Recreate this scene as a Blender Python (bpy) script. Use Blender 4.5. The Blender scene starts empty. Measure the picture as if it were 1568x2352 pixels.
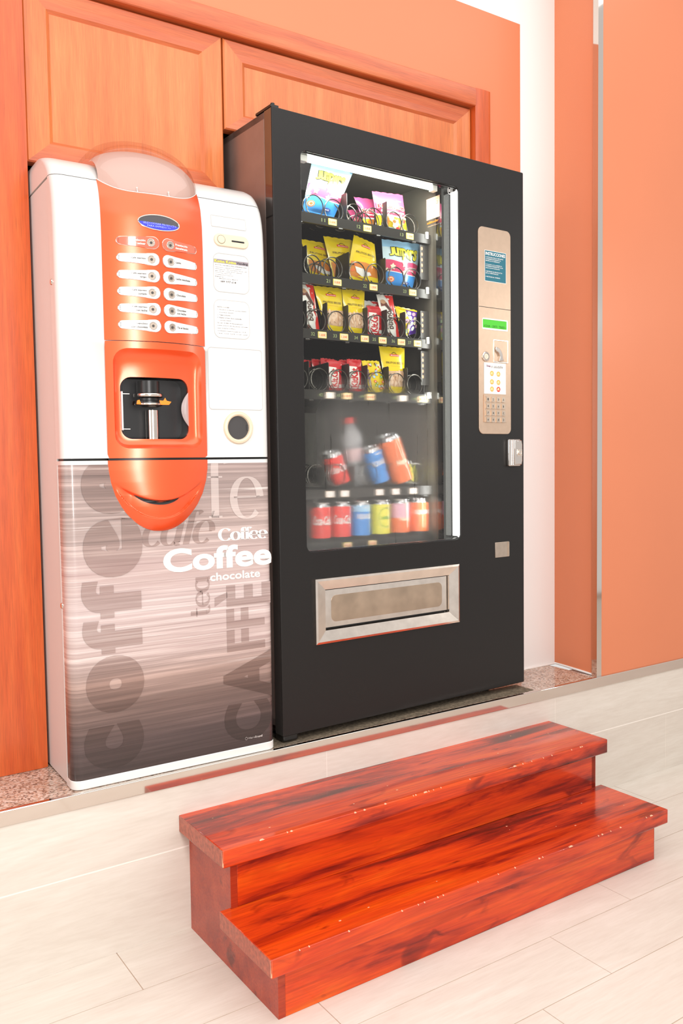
import bpy, math, random
from mathutils import Vector, Matrix
random.seed(7)
SC = bpy.context.scene
COL = SC.collection
PI = math.pi

# ------------------------------------------------------------------ camera
cam = bpy.data.cameras.new('camera'); camo = bpy.data.objects.new('camera', cam); COL.objects.link(camo)
cam.sensor_fit = 'VERTICAL'; cam.sensor_height = 36.0; cam.lens = 36.0*1980.66/2352.0
cam.clip_start = 0.05; cam.clip_end = 60
cr = Vector((0.830934, -0.556191, -0.014146)); cu = Vector((0.043377, 0.039415, 0.998281)); cf = Vector((0.554677, 0.830119, -0.056877))
mw = Matrix(((cr.x, cu.x, -cf.x, -1.24359), (cr.y, cu.y, -cf.y, -2.17137), (cr.z, cu.z, -cf.z, 1.27736), (0, 0, 0, 1)))
camo.matrix_world = mw
SC.camera = camo
# ------------------------------------------------------------------ light and exposure
SC.view_settings.view_transform = 'Standard'; SC.view_settings.look = 'None'
SC.view_settings.exposure = 0.33; SC.view_settings.gamma = 1.0; SC.view_settings.use_curve_mapping = False
W = bpy.data.worlds.new('world'); SC.world = W; W.use_nodes = True
W.node_tree.nodes['Background'].inputs[0].default_value = (1.0, 0.955, 0.93, 1)
W.node_tree.nodes['Background'].inputs[1].default_value = 0.62
def area(name, loc, target, sx, sy, power, color=(1, 1, 1)):
    l = bpy.data.lights.new(name, 'AREA'); l.shape = 'RECTANGLE'; l.size = sx; l.size_y = sy; l.energy = power; l.color = color
    o = bpy.data.objects.new(name, l); COL.objects.link(o); o.location = loc
    d = Vector(target)-Vector(loc); o.rotation_euler = d.to_track_quat('-Z', 'Y').to_euler()
    return o
area('ceiling_bounce_light', (0.2, -1.6, 3.35), (0.2, -1.2, 0), 4.0, 2.6, 40, (1, 0.965, 0.95))
area('photographer_flash', (-0.82, -2.35, 1.75), (0.0, 0.1, 1.4), 0.3, 1.5, 32, (1, 0.97, 0.95))
area('left_fill_light', (-3.4, -1.4, 2.3), (0.3, 0.0, 1.3), 2.0, 2.0, 30, (1, 0.97, 0.95))  # unseen soft fill, added to brighten the faces turned left
area('side_lamp', (3.97, -2.54, 2.33), (0.8, 0, 1.4), 0.15, 0.15, 7, (1, 0.97, 0.9))

# ------------------------------------------------------------------ helpers
class MB:
    def __init__(s): s.v = []; s.f = []; s.m = []; s.s = []
    def add(s, vs, fs, mat=0, smooth=False):
        n = len(s.v); s.v += [tuple(v) for v in vs]
        for f in fs: s.f.append([i+n for i in f]); s.m.append(mat); s.s.append(smooth)
        return s
    def box(s, x0, x1, y0, y1, z0, z1, mat=0):
        x0, x1 = min(x0, x1), max(x0, x1); y0, y1 = min(y0, y1), max(y0, y1); z0, z1 = min(z0, z1), max(z0, z1)
        vs = [(x, y, z) for z in (z0, z1) for y in (y0, y1) for x in (x0, x1)]
        return s.add(vs, [(0, 2, 3, 1), (4, 5, 7, 6), (0, 1, 5, 4), (2, 6, 7, 3), (0, 4, 6, 2), (1, 3, 7, 5)], mat)
    def loops(s, L, mat=0, smooth=True, cap0=False, cap1=False, closed=True):
        n = len(L[0]); vs = [p for l in L for p in l]; fs = []
        for i in range(len(L)-1):
            for j in range(n if closed else n-1):
                k = (j+1) % n
                fs.append((i*n+j, i*n+k, (i+1)*n+k, (i+1)*n+j))
        if cap0: fs.append(tuple(range(n-1, -1, -1)))
        if cap1: fs.append(tuple((len(L)-1)*n+j for j in range(n)))
        return s.add(vs, fs, mat, smooth)
    def grid(s, fn, nu, nv, mat=0, smooth=True, matfn=None):
        vs = [fn(i/nu, j/nv) for j in range(nv+1) for i in range(nu+1)]
        base = len(s.v); s.v += [tuple(v) for v in vs]
        for j in range(nv):
            for i in range(nu):
                a = base+j*(nu+1)+i
                s.f.append([a, a+1, a+nu+2, a+nu+1]); s.s.append(smooth)
                s.m.append(matfn((i+.5)/nu, (j+.5)/nv) if matfn else mat)
        return s
    def tube(s, pts, r, seg=8, mat=0, cap=True):
        pts = [Vector(p) for p in pts]; L = []; prev = None
        for i, p in enumerate(pts):
            t = (pts[min(i+1, len(pts)-1)]-pts[max(i-1, 0)])
            if t.length < 1e-9: t = Vector((0, 0, 1))
            t.normalize()
            if prev is None:
                a = Vector((0, 0, 1)) if abs(t.z) < .9 else Vector((1, 0, 0)); n = t.cross(a).normalized()
            else: n = (prev-t*prev.dot(t)).normalized()
            prev = n; b = t.cross(n); rr = r[i] if isinstance(r, (list, tuple)) else r
            L.append([p+(n*math.cos(2*PI*k/seg)+b*math.sin(2*PI*k/seg))*rr for k in range(seg)])
        return s.loops(L, mat, True, cap, cap)
    def lathe(s, prof, seg=24, mat=0, axis='z', c=(0, 0, 0), matfn=None):
        # prof: list of (r, h) along the axis
        L = []
        for r, h in prof:
            l = []
            for k in range(seg):
                a = 2*PI*k/seg; p = (r*math.cos(a), r*math.sin(a), h)
                if axis == 'y': p = (r*math.cos(a), h, r*math.sin(a))
                l.append((p[0]+c[0], p[1]+c[1], p[2]+c[2]))
            L.append(l)
        if axis == 'y': L = [list(reversed(l)) for l in L]
        return s.loops(L, mat, True, prof[0][0] > 1e-6, prof[-1][0] > 1e-6)
    def xf(s, fn, start=0):
        s.v[start:] = [tuple(fn(*v)) for v in s.v[start:]]; return s

def _curve_data(c):
    o = bpy.data.objects.new('tmp', c); m = o.to_mesh()
    vs = [tuple(v.co) for v in m.vertices]; fs = [tuple(p.vertices) for p in m.polygons]
    o.to_mesh_clear(); bpy.data.objects.remove(o); bpy.data.curves.remove(c)
    return vs, fs
def plate(polys, y0, y1, bevel=0.0, bres=2):
    """flat plate with holes: polys in (x,z); front at y0, back at y1"""
    c = bpy.data.curves.new('t', 'CURVE'); c.dimensions = '2D'; c.fill_mode = 'BOTH'
    th = abs(y1-y0); c.extrude = max(th/2-bevel, 0.0); c.bevel_depth = bevel; c.bevel_resolution = bres; c.offset = -bevel
    for L in polys:
        sp = c.splines.new('POLY'); sp.points.add(len(L)-1); sp.use_cyclic_u = True
        for p, q in zip(sp.points, L): p.co = (q[0], q[1], 0, 1)
    vs, fs = _curve_data(c); ym = (y0+y1)/2
    return [(x, ym-z, y) for x, y, z in vs], fs
def flat(poly, y=0.0):
    c = bpy.data.curves.new('t', 'CURVE'); c.dimensions = '2D'; c.fill_mode = 'FRONT'
    polys = poly if isinstance(poly[0][0], (tuple, list)) else [poly]
    for L in polys:
        sp = c.splines.new('POLY'); sp.points.add(len(L)-1); sp.use_cyclic_u = True
        for p, q in zip(sp.points, L): p.co = (q[0], q[1], 0, 1)
    vs, fs = _curve_data(c)
    return [(x, y-z, yy) for x, yy, z in vs], fs
def text_raw(body, bold=0.0, shear=0.0, res=3, space=1.0):
    c = bpy.data.curves.new('t', 'FONT'); c.body = body; c.offset = bold; c.shear = shear; c.resolution_u = res; c.space_character = space
    c.size = 1.0; c.fill_mode = 'FRONT'
    return _curve_data(c)
def text(body, x0, x1, z0, z1, y=0.0, bold=0.0, shear=0.0, rot=0, res=3, space=1.0):
    """lettering fitted into a box; rot=90 reads upwards"""
    vs, fs = text_raw(body, bold, shear, res, space)
    if not vs: return [], []
    if rot == 90: vs = [(-b, a, c) for a, b, c in vs]
    ax = [v[0] for v in vs]; az = [v[1] for v in vs]
    a0, a1, b0, b1 = min(ax), max(ax), min(az), max(az)
    if z1 is None: sc = (x1-x0)/(a1-a0); z1 = z0+(b1-b0)*sc
    if x1 is None: sc = (z1-z0)/(b1-b0); x1 = x0+(a1-a0)*sc
    return [(x0+(v[0]-a0)/(a1-a0)*(x1-x0), y, z0+(v[1]-b0)/(b1-b0)*(z1-z0)) for v in vs], fs
def rrect(x0, x1, z0, z1, r, n=6):
    P = []
    for cx, cz, a0 in ((x1-r, z1-r, 0), (x0+r, z1-r, 90), (x0+r, z0+r, 180), (x1-r, z0+r, 270)):
        for i in range(n+1):
            a = math.radians(a0+90*i/n); P.append((cx+r*math.cos(a), cz+r*math.sin(a)))
    return P
def ell(cx, cz, rx, rz, n=32, rot=0.0):
    c, s_ = math.cos(rot), math.sin(rot)
    return [(cx+c*rx*math.cos(2*PI*i/n)-s_*rz*math.sin(2*PI*i/n), cz+s_*rx*math.cos(2*PI*i/n)+c*rz*math.sin(2*PI*i/n)) for i in range(n)]
def star(cx, cz, r, n=5, inner=.5, rot=0.3):
    return [(cx+(r if i % 2 == 0 else r*inner)*math.cos(rot+PI*i/n), cz+(r if i % 2 == 0 else r*inner)*math.sin(rot+PI*i/n)) for i in range(2*n)]

ORG = {}
def obj(name, mb, mats, parent=None, bevel=0.0, kind=None, label=None, shift=None):
    me = bpy.data.meshes.new(name)
    off = ORG.get(parent.name, (0, 0, 0)) if parent else (shift or (0, 0, 0))
    me.from_pydata([(v[0]-off[0], v[1]-off[1], v[2]-off[2]) for v in mb.v], [], mb.f)
    for m in (mats if isinstance(mats, (list, tuple)) else [mats]): me.materials.append(m)
    me.polygons.foreach_set('material_index', mb.m); me.polygons.foreach_set('use_smooth', mb.s)
    me.validate(); me.update(); me.set_sharp_from_angle(angle=math.radians(38))
    o = bpy.data.objects.new(name, me); COL.objects.link(o)
    if parent: o.parent = parent; ORG[o.name] = off
    elif shift: o.location = shift
    if bevel > 0:
        b = o.modifiers.new('bevel', 'BEVEL'); b.width = bevel; b.segments = 2; b.limit_method = 'ANGLE'; b.angle_limit = math.radians(40)
    if kind: o['kind'] = kind
    if label: o['label'] = label
    return o
def thing(name, label, cat, loc, rz=0.0, group=None, org=(0, 0, 0), scale=None):
    o = bpy.data.objects.new(name, None); COL.objects.link(o); o.empty_display_size = .1
    o.location = loc; o.rotation_euler = (0, 0, rz); o['label'] = label; o['category'] = cat
    if group: o['group'] = group
    ORG[o.name] = org
    return o
def tag(o, label, cat, group=None):
    o['label'] = label; o['category'] = cat
    if group: o['group'] = group
    return o

# ------------------------------------------------------------------ materials
def C(h):
    h = h.lstrip('#'); c = [int(h[i:i+2], 16)/255 for i in (0, 2, 4)]
    return tuple((x/12.92 if x <= .04045 else ((x+.055)/1.055)**2.4) for x in c)+(1,)
def new_mat(name):
    m = bpy.data.materials.new(name); m.use_nodes = True
    nt = m.node_tree; return m, nt, nt.nodes['Principled BSDF']
def mat(name, col, rough=.5, metal=0.0, coat=0.0, emit=None, es=0.0, spec=None, noise=0.0, nscale=30, bump=0.0, bscale=200, coat_r=.05):
    m, nt, b = new_mat(name); c = C(col) if isinstance(col, str) else tuple(col)+(1,)
    b.inputs['Base Color'].default_value = c; b.inputs['Roughness'].default_value = rough; b.inputs['Metallic'].default_value = metal
    if coat: b.inputs['Coat Weight'].default_value = coat; b.inputs['Coat Roughness'].default_value = coat_r
    if spec is not None: b.inputs['Specular IOR Level'].default_value = spec
    if emit: b.inputs['Emission Color'].default_value = C(emit); b.inputs['Emission Strength'].default_value = es
    tc = nt.nodes.new('ShaderNodeTexCoord')
    if noise:
        n = nt.nodes.new('ShaderNodeTexNoise'); n.inputs['Scale'].default_value = nscale; n.inputs['Detail'].default_value = 5
        r = nt.nodes.new('ShaderNodeValToRGB'); r.color_ramp.elements[0].position = .3; r.color_ramp.elements[1].position = .7
        r.color_ramp.elements[0].color = tuple(x*(1-noise) for x in c[:3])+(1,); r.color_ramp.elements[1].color = tuple(min(1, x*(1+noise)) for x in c[:3])+(1,)
        nt.links.new(tc.outputs['Object'], n.inputs['Vector']); nt.links.new(n.outputs['Fac'], r.inputs['Fac']); nt.links.new(r.outputs['Color'], b.inputs['Base Color'])
    if bump:
        n = nt.nodes.new('ShaderNodeTexNoise'); n.inputs['Scale'].default_value = bscale; n.inputs['Detail'].default_value = 3
        bu = nt.nodes.new('ShaderNodeBump'); bu.inputs['Strength'].default_value = bump; bu.inputs['Distance'].default_value = .001
        nt.links.new(tc.outputs['Object'], n.inputs['Vector']); nt.links.new(n.outputs['Fac'], bu.inputs['Height']); nt.links.new(bu.outputs['Normal'], b.inputs['Normal'])
    return m
def ramp(nt, stops, interp='LINEAR'):
    r = nt.nodes.new('ShaderNodeValToRGB'); r.color_ramp.interpolation = interp
    e = r.color_ramp.elements
    while len(e) < len(stops): e.new(.5)
    for i, (p, c) in enumerate(stops): e[i].position = p; e[i].color = C(c) if isinstance(c, str) else c
    return r
def noise_node(nt, scale3, scale=1, detail=6, rough=.55, dist=0.0, loc=(0, 0, 0)):
    tc = nt.nodes.new('ShaderNodeTexCoord'); mp = nt.nodes.new('ShaderNodeMapping'); mp.inputs['Scale'].default_value = scale3; mp.inputs['Location'].default_value = loc
    n = nt.nodes.new('ShaderNodeTexNoise'); n.inputs['Scale'].default_value = scale; n.inputs['Detail'].default_value = detail; n.inputs['Roughness'].default_value = rough
    n.inputs['Distortion'].default_value = dist
    nt.links.new(tc.outputs['Object'], mp.inputs['Vector']); nt.links.new(mp.outputs['Vector'], n.inputs['Vector'])
    return n
def mix(nt, a, b, fac, mode='MIX'):
    m = nt.nodes.new('ShaderNodeMix'); m.data_type = 'RGBA'; m.blend_type = mode
    for sock, v in ((m.inputs[0], fac), (m.inputs[6], a), (m.inputs[7], b)):
        if hasattr(v, 'is_linked') or hasattr(v, 'node'): nt.links.new(v, sock)
        elif isinstance(v, str): sock.default_value = C(v)
        else: sock.default_value = v
    return m.outputs[2]
def wood_mat(name, axis, cols=('#c85a26', '#d96a30', '#e27d42'), rough=.33):
    m, nt, b = new_mat(name)
    s = [26, 26, 26]; s['xyz'.index(axis)] = 1.6
    n1 = noise_node(nt, s, 1, 4, .6, .3)
    s2 = [420, 420, 420]; s2['xyz'.index(axis)] = 14
    n2 = noise_node(nt, s2, 1, 3, .6)
    r = ramp(nt, [(.32, cols[0]), (.5, cols[1]), (.7, cols[2])]); nt.links.new(n1.outputs['Fac'], r.inputs['Fac'])
    r2 = ramp(nt, [(.3, '#b9b9b9'), (.6, '#ffffff')]); nt.links.new(n2.outputs['Fac'], r2.inputs['Fac'])
    o = mix(nt, r.outputs['Color'], r2.outputs['Color'], .45, 'MULTIPLY'); nt.links.new(o, b.inputs['Base Color'])
    b.inputs['Roughness'].default_value = rough; b.inputs['Coat Weight'].default_value = .35; b.inputs['Coat Roughness'].default_value = .18
    bu = nt.nodes.new('ShaderNodeBump'); bu.inputs['Strength'].default_value = .12; bu.inputs['Distance'].default_value = .0006
    nt.links.new(n2.outputs['Fac'], bu.inputs['Height']); nt.links.new(bu.outputs['Normal'], b.inputs['Normal'])
    return m
M = {}
M['wood_v'] = wood_mat('cupboard_wood_upright', 'z', ('#cd6a33', '#d9763b', '#df8448')); M['wood_h'] = wood_mat('cupboard_wood_across', 'x', ('#c25a30', '#cf6839', '#d97846'))
M['wood_red'] = wood_mat('casing_wood_upright', 'z', ('#c24e1e', '#ce5a25', '#d8682f')); M['wood_panel'] = wood_mat('cupboard_wood_panel', 'z', ('#d06d35', '#d8773c', '#de8448'))
def stain_mat(name, seed, tone=0):
    m, nt, b = new_mat(name)
    n1 = noise_node(nt, (1.5, 12, 12), 1, 5, .6, .5, (seed, seed*2.3, seed))
    n2 = noise_node(nt, (5, 160, 160), 1, 4, .6, 0, (seed, 0, 0))
    n3 = noise_node(nt, (6, 14, 14), 1, 3, .5, 1.0, (seed*5, 1, 3))
    cols = [(.33, '#4a0b05'), (.42, '#96200a'), (.49, '#cc3a0b'), (.60, '#e04c0c'), (.75, '#ee6a14')]
    if tone: cols = [(.25, '#7a1c0e'), (.40, '#9c2c14'), (.55, '#ad381a'), (.72, '#b94522'), (.85, '#c3522c')]
    r = ramp(nt, cols); nt.links.new(n1.outputs['Fac'], r.inputs['Fac'])
    r2 = ramp(nt, [(.34, '#9a8a86'), (.6, '#ffffff')]); nt.links.new(n2.outputs['Fac'], r2.inputs['Fac'])
    o = mix(nt, r.outputs['Color'], r2.outputs['Color'], .4, 'MULTIPLY')
    r3 = ramp(nt, [(.28, '#8a3a24'), (.38, '#ffffff')]); nt.links.new(n3.outputs['Fac'], r3.inputs['Fac'])
    o = mix(nt, o, r3.outputs['Color'], .7, 'MULTIPLY')
    nt.links.new(o, b.inputs['Base Color']); b.inputs['Roughness'].default_value = .25
    b.inputs['Coat Weight'].default_value = .55; b.inputs['Coat Roughness'].default_value = .07; b.inputs['Specular IOR Level'].default_value = .25
    n4 = noise_node(nt, (3, 30, 30), 1, 2, .5)
    bu = nt.nodes.new('ShaderNodeBump'); bu.inputs['Strength'].default_value = .25; bu.inputs['Distance'].default_value = .002
    nt.links.new(n4.outputs['Fac'], bu.inputs['Height']); nt.links.new(bu.outputs['Normal'], b.inputs['Normal']); nt.links.new(bu.outputs['Normal'], b.inputs['Coat Normal'])
    return m
M['stain1'] = stain_mat('stained_tread_upper', 1.3); M['stain2'] = stain_mat('stained_tread_lower', 4.2); M['stain3'] = stain_mat('stained_riser', 7.7)
M['stain_side'] = stain_mat('stained_side', 2.9, 1)
M['endgrain'] = mat('end_grain', '#a5503a', .45, noise=.35, nscale=90, coat=.4)
M['chip'] = mat('bare_wood_chips', '#e8b08c', .6)
def floor_mat(name, scl):
    m, nt, b = new_mat(name)
    n1 = noise_node(nt, scl, 1, 6, .6, 1.6); n2 = noise_node(nt, (scl[0]*8, scl[1]*14, scl[2]*14), 1, 3, .6)
    r = ramp(nt, [(.33, '#d8cfc4'), (.5, '#ddd5ca'), (.68, '#e2dbd1')]); nt.links.new(n1.outputs['Fac'], r.inputs['Fac'])
    r2 = ramp(nt, [(.3, '#f0ece8'), (.65, '#ffffff')]); nt.links.new(n2.outputs['Fac'], r2.inputs['Fac'])
    nt.links.new(mix(nt, r.outputs['Color'], r2.outputs['Color'], .5, 'MULTIPLY'), b.inputs['Base Color'])
    b.inputs['Roughness'].default_value = .38; b.inputs['Specular IOR Level'].default_value = .35
    return m
M['tile'] = floor_mat('wood_look_tile', (1.6, 9, 9)); M['grout'] = mat('grout', '#b59a86', .8); M['grout_light'] = mat('grout_light', '#f2ebe2', .8)
M['orange_paint'] = mat('orange_wall_paint', '#da845e', .36, spec=.3, noise=.015, nscale=3)
M['white_paint'] = mat('white_wall_paint', '#f3f1ee', .6, bump=.1, bscale=60)
M['niche'] = mat('dark_niche', '#1a1512', .9)
M['chrome'] = mat('polished_steel', '#dcd4cc', .06, 1.0); M['steel'] = mat('brushed_steel', '#c8b8a8', .32, 1.0, noise=.06, nscale=60)
M['steel_worn'] = mat('worn_steel', '#e6dbd0', .16, 1.0, noise=.08, nscale=25)
def granite():
    m, nt, b = new_mat('granite')
    tc = nt.nodes.new('ShaderNodeTexCoord'); v = nt.nodes.new('ShaderNodeTexVoronoi'); v.inputs['Scale'].default_value = 190
    nt.links.new(tc.outputs['Object'], v.inputs['Vector'])
    sp = nt.nodes.new('ShaderNodeSeparateColor'); nt.links.new(v.outputs['Color'], sp.inputs[0])
    r = ramp(nt, [(0, '#7d685c'), (.10, '#a58a7a'), (.28, '#c9a994'), (.5, '#d6c0b0'), (.7, '#dfcfc3'), (.88, '#bcae9f')], 'CONSTANT')
    nt.links.new(sp.outputs[0], r.inputs['Fac']); n = noise_node(nt, (1, 1, 1), 14, 4)
    r2 = ramp(nt, [(.3, '#cbb8a6'), (.6, '#ffffff')]); nt.links.new(n.outputs['Fac'], r2.inputs['Fac'])
    o = mix(nt, r.outputs['Color'], r2.outputs['Color'], .6, 'MULTIPLY'); nt.links.new(o, b.inputs['Base Color'])
    b.inputs['Roughness'].default_value = .16
    return m
M['granite'] = granite()
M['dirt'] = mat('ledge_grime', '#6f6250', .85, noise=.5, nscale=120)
M['vm_black'] = mat('black_textured_paint', '#161413', .40, coat=0, bump=.25, bscale=900, spec=.38)
M['vm_edge'] = mat('black_gloss_edge', '#1b1918', .09, coat=1.0, spec=1.0)
M['vm_side'] = mat('bronze_side_paint', '#94827a', .36, .6, noise=.08, nscale=12)
M['vm_in'] = mat('cabinet_lining', '#57524a', .38, noise=.1, nscale=20)
M['vm_in_grey'] = mat('cold_compartment_lining', '#86827a', .5, noise=.1, nscale=8)
M['shelf'] = mat('shelf_black', '#24211e', .35); M['divider'] = mat('divider_black', '#2a2724', .4); M['wire'] = mat('coil_wire', '#5d5a55', .25, .85)
M['champagne'] = mat('champagne_metal', '#c9b09a', .36, .7, noise=.04, nscale=50)
M['silver'] = mat('silver_paint', '#d6d6d3', .28, 0.0, coat=.4, coat_r=.1)
M['silver_side'] = mat('silver_side_paint', '#d6d0cc', .42, 0.0, coat=.15)
M['plastic_white'] = mat('white_plastic', '#e2e2de', .3, coat=.3)
M['plate_grey'] = mat('grey_recess_plate', '#d4d5d2', .35)
M['card_rim'] = mat('grey_card_rim', '#b9b9b6', .5); M['beige'] = mat('beige_plastic', '#dccbb0', .4); M['beige_in'] = mat('pale_inner_shell', '#c6aea6', .35)
M['orange_plastic'] = mat('metallic_orange_plastic', '#f2581c', .37, .52, coat=1.0, coat_r=.24)
M['orange_plastic'].node_tree.nodes['Principled BSDF'].inputs['Coat IOR'].default_value = 1.55
M['black_plastic'] = mat('black_plastic', '#141312', .35); M['red_clear'] = mat('reddish_button_plastic', '#de6a50', .15, coat=1); M['dark'] = mat('dark_cavity', '#1b1b1c', .32)
M['rubber'] = mat('grey_flap', '#3f3d3d', .5)
M['white'] = mat('white_print', '#f5f3ef', .45); M['ink'] = mat('grey_ink', '#45413e', .6); M['black_ink'] = mat('black_ink', '#2a2828', .6)
M['white_film'] = mat('white_vinyl_letters', '#e6e0db', .35)
M['teal'] = mat('teal_sticker', '#12687a', .4); M['lcd_green'] = mat('green_lcd', '#3fae22', .4, emit='#46c020', es=.25); M['lcd_ink'] = mat('lcd_digits', '#1d5a18', .6)
M['blue_lcd'] = mat('blue_lcd', '#2b2fd0', .25, emit='#2a30e0', es=.5, coat=1); M['lcd_dark'] = mat('lcd_lens_dark', '#4b4a4e', .08, coat=1)
M['lcd_letters'] = mat('lcd_letters', '#8c98ff', .4, emit='#9aa8ff', es=.6)
M['tube'] = mat('lit_tube', '#ffffff', .4, emit='#f6fff2', es=9.0); M['tube2'] = mat('led_strip', '#f3f3ee', .4, emit='#ffffff', es=.9)
M['price'] = mat('price_label', '#ffd9b4', .5); M['price_y'] = mat('price_label_edge', '#e8d84a', .5); M['price_ink'] = mat('price_ink', '#e07a3c', .6); M['slot_num'] = mat('slot_number', '#93a06c', .6)
M['yellow_ink'] = mat('yellow_ink', '#e9e04a', .5); M['kom_bar'] = mat('grey_bar', '#8d8287', .5); M['orange_ink'] = mat('orange_ink', '#f0912e', .5)
M['led'] = mat('orange_light_hole', '#e89060', .5, emit='#e88a50', es=.5)
M['amber'] = mat('orange_spout', '#f28c28', .35)
def streak_mat(name, tint):
    m, nt, b = new_mat(name)
    tc = nt.nodes.new('ShaderNodeTexCoord'); sep = nt.nodes.new('ShaderNodeSeparateXYZ'); nt.links.new(tc.outputs['Object'], sep.inputs[0])
    # height fraction along the printed panel (z 0.02 .. 0.83 above the base)
    mr = nt.nodes.new('ShaderNodeMapRange'); mr.inputs[1].default_value = .02; mr.inputs[2].default_value = .835; nt.links.new(sep.outputs[2], mr.inputs[0])
    grad = ramp(nt, [(0, '#382e2e'), (.10, '#534646'), (.22, '#7d6a64'), (.30, '#ac9890'), (.40, '#cabfbd'), (.55, '#cfc5c4'), (.68, '#c6bab8'), (.8, '#b4a8a4'), (1, '#a79b98')])
    nt.links.new(mr.outputs[0], grad.inputs['Fac'])
    def streaks(sz, loc, slope):
        mp = nt.nodes.new('ShaderNodeMapping'); mp.inputs['Rotation'].default_value = (0, slope, 0); mp.inputs['Scale'].default_value = (1.3, 1.3, sz); mp.inputs['Location'].default_value = loc
        n = nt.nodes.new('ShaderNodeTexNoise'); n.inputs['Scale'].default_value = 1; n.inputs['Detail'].default_value = 6; n.inputs['Roughness'].default_value = .62
        nt.links.new(tc.outputs['Object'], mp.inputs['Vector']); nt.links.new(mp.outputs['Vector'], n.inputs['Vector']); return n.outputs['Fac']
    s1 = ramp(nt, [(.3, '#75655f'), (.5, '#a4948e'), (.68, '#e8dcd6')]); nt.links.new(streaks(75, (0, 0, 0), .05), s1.inputs['Fac'])
    o = mix(nt, grad.outputs['Color'], s1.outputs['Color'], .55, 'OVERLAY')
    s2 = ramp(nt, [(.60, '#000000'), (.70, '#ffffff')]); nt.links.new(streaks(60, (3, 0, 5), -.04), s2.inputs['Fac'])
    up = nt.nodes.new('ShaderNodeMapRange'); up.inputs[1].default_value = .28; up.inputs[2].default_value = .4; up.inputs[4].default_value = .75; nt.links.new(mr.outputs[0], up.inputs[0])
    mu = nt.nodes.new('ShaderNodeMath'); mu.operation = 'MULTIPLY'; nt.links.new(s2.outputs['Color'], mu.inputs[0]); nt.links.new(up.outputs[0], mu.inputs[1])
    o = mix(nt, o, '#efe6e1', mu.outputs[0])
    s3 = ramp(nt, [(.34, '#8a7d78'), (.5, '#ffffff')]); nt.links.new(streaks(330, (7, 0, 2), .03), s3.inputs['Fac'])
    o = mix(nt, o, s3.outputs['Color'], .38, 'MULTIPLY')
    s4 = ramp(nt, [(.645, '#000000'), (.675, '#ffffff')]); nt.links.new(streaks(190, (9, 0, 1), -.045), s4.inputs['Fac'])
    mu2 = nt.nodes.new('ShaderNodeMath'); mu2.operation = 'MULTIPLY'; nt.links.new(s4.outputs['Color'], mu2.inputs[0]); nt.links.new(up.outputs[0], mu2.inputs[1])
    o = mix(nt, o, '#f4ece8', mu2.outputs[0])
    if tint: o = mix(nt, o, tint[0], tint[1], tint[2])
    nt.links.new(o, b.inputs['Base Color']); b.inputs['Roughness'].default_value = .26; b.inputs['Coat Weight'].default_value = .3
    return m
M['print'] = streak_mat('printed_streaks', None); M['print_dark'] = streak_mat('printed_streaks_dark', ('#cfc5c1', .85, 'MULTIPLY'))
M['print_darker'] = streak_mat('printed_streaks_darker', ('#bdb1ac', .85, 'MULTIPLY')); M['print_light'] = streak_mat('printed_streaks_light', ('#e2d6d0', .38, 'MIX'))
def clear_mat(name, tint=(1, 1, 1, 1), gloss=.04, base=.0, rough=.0):
    m = bpy.data.materials.new(name); m.use_nodes = True; nt = m.node_tree; nt.nodes.clear()
    out = nt.nodes.new('ShaderNodeOutputMaterial'); tr = nt.nodes.new('ShaderNodeBsdfTransparent'); tr.inputs[0].default_value = tint
    gl = nt.nodes.new('ShaderNodeBsdfGlossy'); gl.inputs['Roughness'].default_value = gloss
    fr = nt.nodes.new('ShaderNodeFresnel'); fr.inputs[0].default_value = 1.5
    ms = nt.nodes.new('ShaderNodeMixShader'); ge = nt.nodes.new('ShaderNodeNewGeometry'); iv = nt.nodes.new('ShaderNodeMath'); iv.operation = 'SUBTRACT'; iv.inputs[0].default_value = 1; nt.links.new(ge.outputs['Backfacing'], iv.inputs[1]); fm = nt.nodes.new('ShaderNodeMath'); fm.operation = 'MULTIPLY'; nt.links.new(fr.outputs[0], fm.inputs[0]); nt.links.new(iv.outputs[0], fm.inputs[1]); nt.links.new(fm.outputs[0], ms.inputs[0]); nt.links.new(tr.outputs[0], ms.inputs[1]); nt.links.new(gl.outputs[0], ms.inputs[2])
    nt.links.new(ms.outputs[0], out.inputs[0]); return m, nt, ms, out
M['clear'] = clear_mat('clear_plastic', (.93, .93, .93, 1), .02)[0]
M['dome'] = clear_mat('tinted_clear_dome', (.93, .86, .83, 1), .05)[0]
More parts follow.
